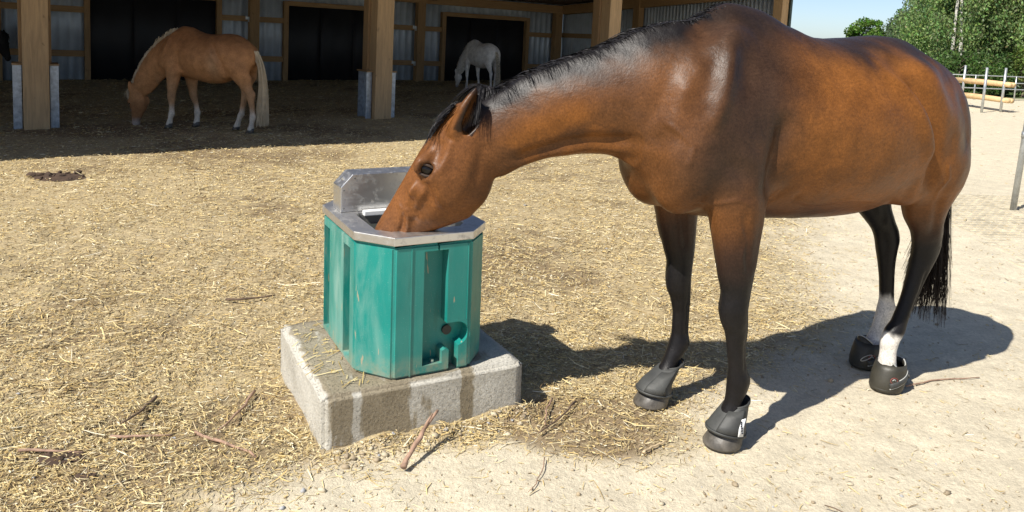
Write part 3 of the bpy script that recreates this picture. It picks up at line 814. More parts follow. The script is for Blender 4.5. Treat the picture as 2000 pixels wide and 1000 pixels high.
def mat_teal():
    b = NB('dusty_teal_plastic'); co = b.coord()
    base = b.ramp(b.noise(co, 3.5, 4), [(.3, (.006, .19, .165)), (.7, (.012, .25, .212))])
    sx = b.n('SeparateXYZ'); b.l(co, sx.inputs[0])
    dust_lit = b.ramp(b.noise(b.coord(scale=(9, 9, 2.0)), 1.2, 6, .65, .4), [(.42, 0.0), (.72, 1.0)])
    side = b.math('MULTIPLY', b.math('MAXIMUM', b.math('SUBTRACT', .26, sx.outputs['X']), 0.0), 5.0)  # dust heaviest on left and chamfer, doubling as painted sunlit brightness there
    side = b.math('MINIMUM', b.math('ADD', side, .14), .75)
    c = b.mix(b.math('MULTIPLY', dust_lit, side), base, (.30, .42, .36))
    specks = b.ramp(b.noise(co, 230, 2), [(.66, 0.0), (.72, .55)])
    c = b.mix(b.math('MULTIPLY', specks, .5), c, (.38, .5, .42))
    grime = b.ramp(b.noise(b.coord(scale=(26, 26, 3)), 1.0, 4, .6), [(.60, 0.0), (.70, .55)])
    c = b.mix(grime, c, (.03, .16, .13))
    # scuffs: a few brown-white scrapes
    sc = b.ramp(b.noise(b.coord(scale=(55, 55, 9)), 1.0, 2, .5), [(.70, 0.0), (.72, 1.0)])
    c = b.mix(b.math('MULTIPLY', sc, .85), c, (.36, .30, .20))
    mud = b.math('MULTIPLY', b.ramp(sx.outputs['Z'], [(.20, 1.0), (.30, 0.0)]), b.ramp(b.noise(co, 14, 5, .7), [(.40, 0.0), (.62, .8)]))
    c = b.mix(mud, c, (.30, .27, .18))
    return b.fin(c, b.ramp(dust_lit, [(0, .36), (1, .62)]), b.bump(b.noise(co, 45, 4), .06, .004), 0, .45)
def mat_steel(name, col, rough, scratch=.25):
    b = NB(name); co = b.coord()
    f = b.noise(b.coord(scale=(3, 40, 40)), 3.0, 5, .7)
    sp = b.ramp(b.noise(co, 38, 5, .7), [(.52, 0.0), (.66, 1.0)])
    c = b.mix(b.math('MULTIPLY', sp, .45), col, tuple(x * .72 for x in (.62, .58, .50)))
    r = b.math('ADD', b.math('MULTIPLY', f, scratch), rough)
    r = b.math('ADD', r, b.math('MULTIPLY', sp, .22))
    return b.fin(c, r, b.bump(f, .05, .002), .95, .5)
M['teal'] = mat_teal()
M['steel'] = mat_steel('brushed_stainless_steel', (.66, .66, .65), .24)
M['steel_rim'] = mat_steel('dirty_stainless_rim', (.64, .625, .60), .30)
M['dark_steel'] = mat_steel('dull_basin_steel', (.30, .30, .29), .4)
M['bung'] = simple('dark_bung_rubber', (.03, .025, .022), .5)
bw = NB('trough_water'); M['water'] = bw.fin((.05, .055, .05), .03, bw.bump(bw.noise(bw.coord(), 16, 3), .12, .01), 0, .6)

trough = empty('water_trough', TR_O + Vector((0, 0, 0)), (0, 0, TR_A))
tag(trough, 'teal green plastic horse drinking trough with steel rim standing on concrete', 'water trough')
FP = [(.258, .0), (.570, .0), (.672, .112), (.672, .60), (.60, .70), (.235, .70), (.150, .60), (.150, .135)]
def offs(poly, d):
    n = len(poly); out = []
    for i in range(n):
        p0 = Vector(poly[i - 1]); p1 = Vector(poly[i]); p2 = Vector(poly[(i + 1) % n])
        n1 = Vector(((p1 - p0).y, -(p1 - p0).x)).normalized(); n2 = Vector(((p2 - p1).y, -(p2 - p1).x)).normalized()
        m = (n1 + n2).normalized(); out.append(tuple(p1 + m * (d / max(.3, m.dot(n1)))))
    return out
bm = bmesh.new(); bm_prism(bm, FP, 'z', .201, .712)
bmesh.ops.bevel(bm, geom=[e for e in bm.edges], offset=.010, segments=3, affect='EDGES')
shell = obj_bm('shell', bm, M['teal'], trough)
def cutter(fn):
    b_ = bmesh.new(); fn(b_); me = bpy.data.meshes.new('cut'); b_.to_mesh(me); b_.free()
    o = bpy.data.objects.new('cut', me); COL.objects.link(o); o.parent = trough; return o
import math as _m
circ = lambda cx, cz, r, a0, a1, k: [(cx + r * _m.cos(_m.radians(a0 + (a1 - a0) * i / k)), cz + r * _m.sin(_m.radians(a0 + (a1 - a0) * i / k))) for i in range(k + 1)]
# front recess: tall channel, round pocket for the pipe, hook and slot open at the bottom
rec = [(.376, .684), (.376, .238), (.456, .238), (.456, .286), (.470, .292), (.484, .286), (.484, .18), (.524, .18), (.524, .298)] + circ(.516, .346, .048, -80, 90, 12) + [(.474, .394), (.474, .684)]
INN0 = [(.270, .080), (.560, .080), (.596, .128), (.596, .404), (.574, .431), (.246, .431), (.222, .404), (.222, .130)]
cuts = [cutter(lambda b_: bm_prism(b_, rec, 'y', -.05, .062)),
        cutter(lambda b_: bm_prism(b_, INN0, 'z', .50, .80)),
        cutter(lambda b_: bm_box(b_, .430, .437, -.05, .03, .67, .73)),
        cutter(lambda b_: bm_box(b_, .05, .186, .195, .285, .225, .668)),
        cutter(lambda b_: bm_box(b_, .05, .186, .495, .585, .225, .668)),
        cutter(lambda b_: bm_box(b_, .05, .158, .285, .289, .66, .73)),
        cutter(lambda b_: bm_box(b_, .05, .158, .585, .589, .66, .73))]
for c in cuts:
    md = shell.modifiers.new('b', 'BOOLEAN'); md.operation = 'DIFFERENCE'; md.object = c; md.solver = 'EXACT'
md = shell.modifiers.new('bev', 'BEVEL'); md.width = .004; md.segments = 2; md.limit_method = 'ANGLE'; md.angle_limit = math.radians(35)
bpy.context.view_layer.update()
dg = bpy.context.evaluated_depsgraph_get()
me2 = bpy.data.meshes.new_from_object(shell.evaluated_get(dg))
shell.modifiers.clear(); shell.data = me2
for c in cuts: bpy.data.objects.remove(c, do_unlink=True)
# ribs along the foot of the front face, bung, hook bolt
box('moulding_line', .3245, .3285, -.003, .004, .206, .700, M['teal'], trough)
box('moulding_line', .5545, .5575, -.003, .004, .40, .700, M['teal'], trough)
bm = bmesh.new(); bm_tube(bm, [(.496, .064, .345), (.496, .050, .345)], .019, 20); obj_bm('bung', bm, M['bung'], trough)
bm = bmesh.new(); bm_tube(bm, [(.425, .022, .236), (.425, .022, .250)], .007, 8); obj_bm('bolt', bm, M['steel'], trough)
# rim: steel flange with basin opening
def ring_prism(outer, inner, z0, z1):
    bm = bmesh.new(); n = len(outer)
    rows = [[bm.verts.new((*p, z)) for p in poly] for poly, z in ((outer, z0), (outer, z1), (inner, z1), (inner, z0))]
    for a in range(4):
        for i in range(n):
            bm.faces.new((rows[a][i], rows[a][(i + 1) % n], rows[(a + 1) % 4][(i + 1) % n], rows[(a + 1) % 4][i]))
    bmesh.ops.recalc_face_normals(bm, faces=bm.faces); return bm
OUT = offs(FP, .006)
INN = [(.275, .085), (.555, .085), (.590, .130), (.590, .40), (.570, .425), (.250, .425), (.228, .40), (.228, .135)]
obj_bm('rim', ring_prism(OUT, INN, .716, .748), M['steel_rim'], trough, bevel=.003)
# basin walls, floor and water
bm = bmesh.new(); lo = [bm.verts.new((p[0] + (.415 - p[0]) * .12, p[1] + (.25 - p[1]) * .12, .56)) for p in INN]; hi = [bm.verts.new((*p, .745)) for p in INN]
for i in range(8): bm.faces.new((lo[i], lo[(i + 1) % 8], hi[(i + 1) % 8], hi[i]))
bm.faces.new(lo); o = obj_bm('basin', bm, M['dark_steel'], trough); md = o.modifiers.new('s', 'SOLIDIFY'); md.thickness = .003
bm = bmesh.new(); bm.faces.new([bm.verts.new((p[0] + (.415 - p[0]) * .03, p[1] + (.25 - p[1]) * .03, .70)) for p in INN]); obj_bm('water', bm, M['water'], trough)
box('float_guard', .265, .58, .395, .425, .735, .757, M['white_cloth'], trough, .004)
# float-valve housing with cut-off corners, screws
prof = [(.178, .749), (.178, .852), (.228, .905), (.600, .905), (.648, .852), (.648, .749)]
bm = bmesh.new(); bm_prism(bm, prof, 'y', .437, .555); vh = obj_bm('valve_housing', bm, M['steel'], trough, bevel=.0025)
for sx_, sz_ in ((.190, .765), (.190, .84), (.236, .888), (.6, .888)):
    bm = bmesh.new(); bm_tube(bm, [(sx_, .4385, sz_), (sx_, .434, sz_)], .004, 8); obj_bm('screw', bm, M['dark_steel'], vh)
bm = bmesh.new(); bm_tube(bm, [(.2035, .496, .8785), (.198, .496, .884)], .008, 8); obj_bm('screw', bm, M['steel'], vh)
# ------------------------------------------------------------------ ground
BARN_O = Vector((-6.379, 10.213, 0)); BARN_A = math.radians(33.14); BARN_TILT = math.radians(.8)
cb, sb = math.cos(BARN_A), math.sin(BARN_A)
def barn_xy(x, y):
    dx, dy = x - BARN_O.x, y - BARN_O.y
    return dx * cb + dy * sb, -dx * sb + dy * cb
def straw_density(x, y):
    xb = np.interp(y, [1.5, 2.2, 2.55, 2.85, 3.2, 4, 6, 9, 14], [-1.1, -.80, -.55, .35, .95, 1.5, 2.2, 2.8, 3.4])
    w = np.interp(y, [2, 3, 6, 12], [.22, .30, .6, 1.0])
    n = fbm(x * 1.7, y * 1.7, 4)
    d = 1 / (1 + np.exp(-(xb + .55 * n - x) / w * 2.2))
    u, v = barn_xy(x, y)
    d = np.maximum(d, ((v > -1.5) & (v < 8.6) & (u < 15)) * 1.0)
    wet = np.exp(-(((x - .40) / .40) ** 2 + ((y - 2.84) / .26) ** 2) ** 2)
    return np.clip(np.maximum(d, .9 * wet), .035, 1)
def wet_patch(x, y):
    n = fbm(x * 5 + 3, y * 5, 4)
    a = np.exp(-(((x - .36) / .36) ** 2 + ((y - 2.82) / .27) ** 2) ** 1.5 + .9 * n)
    b = np.exp(-(((x + .86) / .22) ** 2 + ((y - 2.90) / .30) ** 2) ** 1.3 + .8 * n)
    return np.clip(sst(.35, .62, a) + .6 * sst(.4, .7, b), 0, 1)
def height(x, y):
    s = straw_density(x, y)
    near = np.exp(-np.maximum(0, np.hypot(x, y) - 6) / 8)
    h = .020 * fbm(x * .9, y * .9, 3) + near * (.010 + .012 * s) * fbm(x * 5, y * 5, 4) + near * (.006 + .006 * s) * fbm(x * 17, y * 17, 3)
    u, v = barn_xy(x, y)
    inside = sst(3.0, 8.2, v) * (v < 9) * (u < 15)
    h = h + inside * (.05 + .10 * np.maximum(0, fbm(u * 1.1, v * 1.1, 3) + .1))
    # earth heaped a little against the slab's front, flat where hooves stand
    px, py = x - TR_O.x, y - TR_O.y
    tx = px * math.cos(TR_A) + py * math.sin(TR_A); ty = -px * math.sin(TR_A) + py * math.cos(TR_A)
    dslab = np.hypot(np.maximum(0, np.maximum(-.01 - tx, tx - .80)), np.maximum(0, np.maximum(-.04 - ty, ty - .72)))
    h = h + .022 * np.exp(-(dslab / .07) ** 2) * (1 + 1.6 * fbm(x * 6 + 2, y * 6, 3)) * sst(-.05, .25, tx)
    for fx, fy in ((.86, 2.746), (.63, 3.05), (1.72, 3.29), (1.72, 3.51)):
        h = h * (1 - np.exp(-(((x - fx) ** 2 + (y - fy) ** 2) / .03))) - .004 * np.exp(-(((x - fx) ** 2 + (y - fy) ** 2) / .02))
    return h - .006
def axis_steps(lo, f0, f1, hi, d, g):
    a = list(np.arange(f0, f1, d)); s = d; p = f1
    while p < hi: a.append(p); s *= g; p += s
    a.append(hi); s = d; p = f0 - d; b = []
    while p > lo: b.append(p); s *= g; p -= s
    b.append(lo); return np.array(b[::-1] + a)
gx = axis_steps(-500, -3.2, 3.4, 500, .03, 1.06); gy = axis_steps(-60, 1.9, 5.6, 900, .03, 1.05)
X, Y = np.meshgrid(gx, gy, indexing='ij'); Zg = height(X, Y)
far = sst(14, 30, np.hypot(X, Y)); Zg = Zg * (1 - far)
nx, ny = X.shape
V = np.stack([X, Y, Zg], -1).reshape(-1, 3)
i0 = (np.arange(nx - 1)[:, None] * ny + np.arange(ny - 1)[None]).ravel()
F = np.stack([i0, i0 + ny, i0 + ny + 1, i0 + 1], 1)
x, y = V[:, 0], V[:, 1]
sd = straw_density(x, y); wp = wet_patch(x, y)
sand = np.array((.62, .55, .41)); soil = np.array((.42, .335, .195)); brown = np.array((.20, .145, .085)); green = np.array((.07, .11, .035))
n1 = fbm(x * .8 + 5, y * .8, 4); n2 = fbm(x * 4, y * 4 + 2, 4)
c = sand * (1 + .10 * n1[:, None]) * np.ones((len(V), 1))
w = np.clip(sd * 1.1 - .05, 0, 1)[:, None]; c = c * (1 - w) + soil * w
w = (sd * sst(.02, .42, n1 * .8 + n2 * .5) * .8)[:, None]; c = c * (1 - w) + brown * w
w = (wp * .85)[:, None]; c = c * (1 - w) + np.array((.24, .175, .105)) * w
line = 24.6 + (x - 14.3) * .02
w = (sst(0, 1.2, y - line) * (x > 6))[:, None]; c = c * (1 - w) + green * w
w = sst(60, 90, np.hypot(x, y))[:, None]; c = c * (1 - w) + green * w
def mat_ground():
    b = NB('sand_and_straw_ground'); co = b.coord()
    a = b.n('Attribute', attribute_name='col').outputs['Color']
    f1 = b.ramp(b.noise(co, 45, 6, .7), [(.3, .80), (.7, 1.14)])
    f2 = b.ramp(b.noise(co, 7, 5, .6), [(.3, .86), (.7, 1.12)])
    f3 = b.ramp(b.noise(b.coord(scale=(1, .35, 1)), 160, 4, .7), [(.3, .72), (.7, 1.2)])
    c = b.mix(.8, a, f1, 'MULTIPLY'); c = b.mix(.9, c, f2, 'MULTIPLY'); c = b.mix(.6, c, f3, 'MULTIPLY')
    h = b.math('ADD', b.noise(co, 38, 6, .7), b.math('MULTIPLY', b.noise(co, 130, 4, .7), .5))
    return b.fin(c, .95, b.bump(h, .7, .012), 0, .15)
ground = mesh_np('ground', V, F, mat_ground(), None, c, smooth=True)
tag(ground, kind='structure')

# ------------------------------------------------------------------ loose straw (uncountable)
def straw(name, N, r0, r1, half, seed, lens, wid, dens=straw_density, keep=1.0, lift=.012):
    r_ = np.random.default_rng(seed)
    rad = r0 * (r1 / r0) ** r_.random(N); th = r_.uniform(-half, half, N)
    x = rad * np.sin(th); y = rad * np.cos(th)
    k = r_.random(N) < dens(x, y) * keep * (.55 + .45 * sst(-.22, .12, fbm(x * 2.6 + 7, y * 2.6, 4)))
    # nothing inside the slab
    px, py = x - TR_O.x, y - TR_O.y
    tx = px * math.cos(TR_A) + py * math.sin(TR_A); ty = -px * math.sin(TR_A) + py * math.cos(TR_A)
    k &= ~((tx > -.02) & (tx < .81) & (ty > -.05) & (ty < .73))
    x, y, rad = x[k], y[k], rad[k]; n = len(x)
    z = height(x, y) * (1 - sst(14, 30, rad)) + lift * r_.random(n) ** 2 * (.3 + dens(x, y)) + .002
    L = lens[0] + (lens[1] - lens[0]) * r_.random(n) ** 2.2; L *= 1 + .05 * np.maximum(0, rad - 3)
    W = wid * (.6 + .8 * r_.random(n)) * (1 + .22 * np.maximum(0, rad - 3))
    az = r_.uniform(0, 2 * np.pi, n); tilt = r_.normal(0, .16, n)
    d = np.stack([np.cos(az) * np.cos(tilt), np.sin(az) * np.cos(tilt), np.abs(np.sin(tilt))], 1)
    s = np.stack([-np.sin(az), np.cos(az), r_.normal(0, .5, n)], 1); s /= np.linalg.norm(s, axis=1, keepdims=True)
    bend_ = np.stack([-np.sin(az), np.cos(az), np.full(n, .3)], 1) * (r_.normal(0, .10, n) * L)[:, None]
    W = np.where(L < .02, W * 1.5, W)
    c0 = np.stack([x, y, z], 1)
    p0 = c0 - d * L[:, None] * .5; p1 = c0 + bend_; p2 = c0 + d * L[:, None] * .5
    for p in (p0, p2): p[:, 2] = np.maximum(p[:, 2], z - .002)
    Ws = s * W[:, None]
    V = np.stack([p0 - Ws * .7, p0 + Ws * .7, p1 - Ws, p1 + Ws, p2 - Ws * .7, p2 + Ws * .7], 1).reshape(-1, 3)
    b = np.arange(n)[:, None] * 6
    F = np.concatenate([b + np.array([[0, 1, 3, 2]]), b + np.array([[2, 3, 5, 4]])])
    pal = np.array([(.66, .52, .25), (.75, .64, .38), (.58, .42, .17), (.24, .16, .075), (.46, .375, .22), (.82, .76, .58)])
    dirty = sst(-.1, .45, fbm(x * .6 + 40, y * .6, 3)) * .5
    wgt = np.array([.34, .20, .20, .10, .12, .04]); ch = r_.choice(6, n, p=wgt)
    ch = np.where(r_.random(n) < dirty * .75, r_.choice([3, 4, 2], n), ch)
    col = pal[ch] * r_.uniform(.75, 1.12, n)[:, None]
    col = col * (1 - .12 * wet_patch(x, y)[:, None])
    return V, F, np.repeat(col, 6, 0)
def mat_straw():
    b = NB('dry_straw'); a = b.n('Attribute', attribute_name='col').outputs['Color']
    m = b.fin(a, .62, None, 0, .3); return m
M['straw'] = mat_straw()
V, F, C = straw('straw', 520000, 2.0, 27, .80, 21, (.010, .050), .00115)
st = mesh_np('loose_straw', V, F, M['straw'], None, C)
tag(st, 'dry golden straw strewn over the yard and barn floor', 'straw', kind='stuff')
V, F, C = straw('straw', 14000, 2.0, 9, .75, 22, (.045, .13), .0016, keep=.7, lift=.02)
st = mesh_np('loose_straw', V, F, M['straw'], None, C)
tag(st, 'longer pale straw stalks lying across the chopped straw', 'straw', kind='stuff')
# stalks and chaff on the slab and the trough's foot
r_ = np.random.default_rng(5); n = 90
tx = r_.uniform(.0, .15, n); ty = r_.uniform(.02, .68, n); Vs = []; Fs = []; Cs = []
for i in range(n):
    a_ = r_.uniform(0, 3.14); L = r_.choice([.02, .03, .05, .11], p=[.4, .3, .2, .1])
    c0 = np.array([tx[i] + .05 * (ty[i] < .2) * r_.random(), ty[i], .2045 + .004 * r_.random()]); d = np.array([math.cos(a_), math.sin(a_), r_.normal(0, .05)]) * L / 2; s = np.array([-math.sin(a_), math.cos(a_), .3]) * .0016
    k = len(Vs); Vs += [c0 - d - s, c0 - d + s, c0 + d + s, c0 + d - s]; Fs.append((k, k + 1, k + 2, k + 3)); Cs += [np.array([(.62, .46, .18), (.45, .32, .12), (.7, .58, .3)][i % 3])] * 4
o = mesh_np('straw_bits', np.array(Vs), np.array(Fs), M['straw'], None, np.array(Cs)); o.location = TR_O; o.rotation_euler = (0, 0, TR_A)
tag(o, 'thin straw bits scattered on top of the concrete slab', 'straw', kind='stuff')

# crumbs of dry earth and small stones
r_ = np.random.default_rng(15); n = 3400
_bm = bmesh.new(); bmesh.ops.create_icosphere(_bm, subdivisions=1, radius=1.0)
_bm.verts.ensure_lookup_table(); iv = np.array([v.co for v in _bm.verts]); it_ = np.array([[v.index for v in f.verts] for f in _bm.faces]); _bm.free()
rad = 2.0 * (9 / 2.0) ** r_.random(n); th = r_.uniform(-.7, .75, n); x = rad * np.sin(th); y = rad * np.cos(th)
k = n // 5; tt_ = r_.uniform(.02, .8, k); oo = -np.abs(r_.normal(.075, .05, k)); ca, sa = math.cos(TR_A), math.sin(TR_A)
x[:k] = TR_O.x + tt_ * ca - oo * sa; y[:k] = TR_O.y + tt_ * sa + oo * ca
px, py = x - TR_O.x, y - TR_O.y; tx = px * ca + py * sa; ty = -px * sa + py * ca
ok_ = ~((tx > -.03) & (tx < .82) & (ty > -.05) & (ty < .74)); x, y = x[ok_], y[ok_]; n = len(x)
s_ = r_.uniform(.0018, .0075, n) * (1 + (r_.random(n) < .06)); sc_ = r_.uniform(.6, 1.3, (n, 1, 3)); sc_[..., 2] *= .7
z = height(x, y) + s_ * .25
V = (iv[None] * sc_ * (1 + .25 * r_.normal(size=(n, len(iv), 1)))) * s_[:, None, None] + np.stack([x, y, z], 1)[:, None, :]
F = (it_[None] + (np.arange(n) * len(iv))[:, None, None]).reshape(-1, 3)
cc = np.array([(.52, .45, .32), (.40, .32, .21), (.30, .24, .16), (.36, .36, .36)])[r_.choice(4, n, p=[.45, .3, .17, .08])] * r_.uniform(.8, 1.1, (n, 1))
o = mesh_np('earth_crumbs', V.reshape(-1, 3), F, M['straw'], None, np.repeat(cc, len(iv), 0)); tag(o, 'crumbs of dry earth and small stones on the sand', 'crumbs', kind='stuff')

# ------------------------------------------------------------------ sticks and dung
M['bark'] = simple('reddish_bark', (.30, .19, .13), .8, var=.4, scale=30, bump=.5, bscale=80)
M['bark_dark'] = simple('dark_twig', (.13, .085, .055), .85, var=.4, scale=30, bump=.4, bscale=80)
M['bark_pale'] = simple('pale_stalk', (.52, .40, .24), .7, var=.3, scale=30)
def stick(p0, p1, r, mat, label, z0=.008, z1=.008, bow=.03, fork=None, cat='stick', seed=0):
    rr = random.Random(seed); a = Vector((*p0, z0)); b_ = Vector((*p1, z1)); n = 9
    d = b_ - a; sd_ = Vector((-d.y, d.x, 0)).normalized()
    pts = []
    for i in range(n):
        t_ = i / (n - 1); p = a + d * t_ + sd_ * (bow * math.sin(math.pi * t_) + rr.uniform(-.004, .004)); p.z = max(p.z, float(height(np.array([p.x]), np.array([p.y]))[0]) + r * .7) + rr.uniform(0, .002)
        pts.append(p)
    bm = bmesh.new(); bm_tube(bm, pts, [r * (1 - .45 * i / (n - 1)) * rr.uniform(.85, 1.15) for i in range(n)], 7)
    if fork:
        q = pts[fork[0]]; e = q + Vector((fork[1], fork[2], fork[3])); bm_tube(bm, [q, (q + e) / 2 + Vector((0, 0, .004)), e], [r * .6, r * .45, r * .25], 6)
    o = obj_bm('stick', bm, mat, None, smooth=True); tag(o, label, cat, 'sticks and twigs on the ground'); return o
stick((-.33, 2.47), (-.235, 2.675), .011, M['bark'], 'split reddish stick leaning against the slab front', .01, .115, .004, (5, .03, .03, .05), seed=1)
stick((.30, 3.0), (.142, 2.74), .005, M['bark_dark'], 'dark twig crossing the damp straw patch right of slab', bow=.012, seed=2)
stick((.212, 3.02), (.17, 2.80), .004, M['bark'], 'thin red-brown twig beside the dark twig right of slab', bow=-.01, seed=3)
stick((1.80, 3.27), (2.20, 3.385), .004, M['bark'], 'slim bent twig on the sand behind the rear hoof boot', bow=.02, seed=4)
stick((-1.376, 2.90), (-1.365, 2.62), .007, M['bark_dark'], 'short dark stick standing out of the straw, left of slab', .01, .05, .008, seed=5)
stick((-1.115, 2.64), (-.84, 2.50), .007, M['bark'], 'reddish bark strip lying just left of the slab corner', bow=.012, seed=6)
stick((-1.66, 2.49), (-1.44, 2.49), .006, M['bark'], 'reddish bark strip nearest the left edge of the photo', bow=.006, seed=7)
stick((-1.40, 2.60), (-1.19, 2.63), .006, M['bark'], 'level reddish bark strip between two other strips', bow=-.006, seed=8)
stick((-1.01, 2.98), (-1.03, 2.65), .006, M['bark'], 'upright-looking reddish stick in the straw beside the slab', .01, .02, .012, seed=9)
stick((.16, 2.57), (.10, 2.36), .0022, M['bark'], 'thin crooked root at the near edge of the damp patch', bow=.012, seed=10)
stick((.08, 2.24), (.34, 2.16), .003, M['bark'], 'reddish twig on the sand at the bottom edge of the photo', bow=.01, seed=11)
stick((-1.52, 4.02), (-1.28, 4.12), .007, M['bark_dark'], 'dark curved twig in the straw behind the trough, left side', bow=-.02, seed=12)
stick((1.07, 2.35), (1.26, 2.20), .002, M['bark_dark'], 'fine dark twig on the sand below the front hoof', bow=.004, seed=13)
stick((.52, 2.63), (.63, 2.72), .005, M['bark_pale'], 'pale stalk lying between the slab and the front hoof', bow=.004, seed=14)
M['dung'] = simple('dark_brown_dung', (.060, .036, .022), .9, var=.4, scale=20, bump=.6, bscale=50)
def dung(cx, cy, n, spread, label, seed, r0=.03):
    rr = random.Random(seed); bm = bmesh.new()
    bmesh.ops.create_icosphere(bm, subdivisions=3, radius=1.0, matrix=Matrix.Translation((cx, cy, float(height(np.array([cx]), np.array([cy]))[0]))) @ Matrix.Diagonal((spread * 1.75, spread * 1.15, r0 * .75, 1)))
    for i in range(n):
        r = rr.uniform(.6, 1.2) * r0; a = rr.uniform(0, 6.28); q = spread * rr.random() ** .7
        c = Vector((cx + q * math.cos(a) * 1.6, cy + q * math.sin(a), 0)); c.z = float(height(np.array([c.x]), np.array([c.y]))[0]) + r * rr.uniform(.1, .8)
        bmesh.ops.create_icosphere(bm, subdivisions=2, radius=r, matrix=Matrix.Translation(c) @ Matrix.Rotation(rr.uniform(0, 6), 4, 'Z') @ Matrix.Diagonal((rr.uniform(.9, 1.6), rr.uniform(.7, 1.1), rr.uniform(.5, .8), 1)))
    P = np.array([v.co for v in bm.verts]) / r0; q = fbm(P[:, 0] * 1.1, P[:, 1] * 1.1 + P[:, 2], 3)
    for v, k in zip(bm.verts, q): v.co.z += .5 * r0 * k; v.co.x += .4 * r0 * k; v.co.y += .3 * r0 * k
    o = obj_bm('dung_pile', bm, M['dung'], None, smooth=False); tag(o, label, 'dung', 'dung piles on the straw')
dung(-4.25, 7.1, 26, .16, 'larger dark brown dung pile near the barn shadow at left', 1, .034)
dung(-1.50, 2.47, 12, .045, 'small crumbled dark dung near the bottom left corner', 2, .012)
dung(-1.36, 2.36, 8, .02, 'tiny dark dung lump at the bottom edge, left of centre', 3, .011)
# ------------------------------------------------------------------ open barn (local: x along the front, y towards the back wall)
def mat_wood(name, col, dark=.65):
    b = NB(name); co = b.coord(scale=(9, 9, .7))
    g = b.noise(co, 3.0, 6, .65, .8)
    c = b.mix(b.ramp(g, [(.3, 0.0), (.7, 1.0)]), tuple(x * dark for x in col), col)
    kn = b.ramp(b.noise(b.coord(scale=(6, 6, 3)), 1.6, 2), [(.70, 0.0), (.74, 1.0)])
    c = b.mix(b.math('MULTIPLY', kn, .6), c, tuple(x * .35 for x in col))
    return b.fin(c, .72, b.bump(g, .15, .004), 0, .3)
M['timber'] = mat_wood('spruce_timber', (.56, .37, .19))
M['timber2'] = mat_wood('spruce_timber_brown', (.40, .25, .12))
def mat_hwood():
    b = NB('spruce_rail'); co = b.coord(scale=(.7, 9, 9)); g = b.noise(co, 3.0, 6, .65, .8)
    return b.fin(b.mix(b.ramp(g, [(.3, 0.0), (.7, 1.0)]), (.27, .165, .08), (.42, .27, .13)), .72, b.bump(g, .15, .004), 0, .3)
M['rail'] = mat_hwood()
M['galv'] = simple('galvanised_steel', (.36, .40, .45), .42, .75, var=.3, scale=18)
M['cladding'] = simple('grey_blue_sheet_metal', (.48, .54, .60), .42, .15, var=.12, scale=3)
M['black_sheet'] = simple('black_rubber_sheet', (.010, .010, .012), .6, var=.3, scale=2, bump=.1, bscale=4)
M['zinc'] = simple('bright_zinc_bracket', (.62, .66, .68), .35, .6, var=.1)
M['roof'] = simple('dark_roof_boards', (.16, .12, .085), .8, var=.3)
barn = empty('open_barn', BARN_O, (0, BARN_TILT, BARN_A))
tag(barn, 'open-fronted timber barn with grey sheet metal walls and black curtains', 'barn')
D_ = 8.4
def ribbed(name, x0, x1, z0, z1, yy, along='x', pitch=.205, depth=.028):
    """trapezoidal sheet standing upright; one part"""
    prof = []; p = x0
    while p < x1 - 1e-6:
        for f, d in ((0, 0), (.46, 0), (.58, 1), (.86, 1)):
            q = p + f * pitch
            if q < x1: prof.append((q, d * depth))
        p += pitch
    prof.append((x1, 0))
    V = []; F = []
    for i, (a, d) in enumerate(prof):
        for z in (z0, z1): V.append((a, yy - d, z) if along == 'x' else (yy - d, a, z))
    for i in range(len(prof) - 1):
        a = 2 * i; F.append((a, a + 2, a + 3, a + 1))
    o = mesh_np(name, np.array(V), np.array(F), M['cladding'], barn)
    md = o.modifiers.new('s', 'SOLIDIFY'); md.thickness = .002; md.offset = 0
    return o
def roof_z(y): return 3.30 - .052 * (y + 3)
opens = [(-8.05, -5.15), (-3.42, -.50), (1.21, 4.12), (5.80, 8.72), (10.47, 13.45)]
HEAD_Z = 2.14
prev = -12.0
for a, b_ in opens + [(14.95, None)]:
    ribbed('wall_sheet', prev, a - .0, .0, roof_z(D_), D_ + .05)
    for zz in (.68, 1.69):                                  # girts across the solid bays
        if prev > -6: box('girt', prev + .06, a - .06 if b_ else 14.72, D_ - .10, D_, zz - .07, zz + .07, M['rail'], barn)
    if b_:
        ribbed('wall_sheet', a, b_, HEAD_Z + .05, roof_z(D_), D_ + .05)
        if a > -4:
            box('door_post', a - .06, a + .06, D_ - .145, D_ + .02, 0, HEAD_Z + .06, M['timber2'], barn, .004)
            box('door_post', b_ - .06, b_ + .06, D_ - .145, D_ + .02, 0, HEAD_Z + .06, M['timber2'], barn, .004)
            box('lintel', a + .06, b_ - .06, D_ - .135, D_ + .01, HEAD_Z - .05, HEAD_Z + .07, M['rail'], barn, .004)
        n = 3; w = (b_ - a) / n
        for i in range(n):                                  # overlapping black curtain sheets
            bm = bmesh.new(); N = 8
            rows = [[bm.verts.new((a + w * i - .02 + (w + .04) * k / N, D_ + .035 + .012 * (i % 2) + .012 * math.sin(k * 1.7 + i), z)) for k in range(N + 1)] for z in (.02, 1.1, HEAD_Z + .04)]
            for r in range(2):
                for k in range(N): bm.faces.new((rows[r][k], rows[r][k + 1], rows[r + 1][k + 1], rows[r + 1][k]))
            o = obj_bm('curtain', bm, M['black_sheet'], barn, smooth=True); md = o.modifiers.new('s', 'SOLIDIFY'); md.thickness = .006
    prev = b_
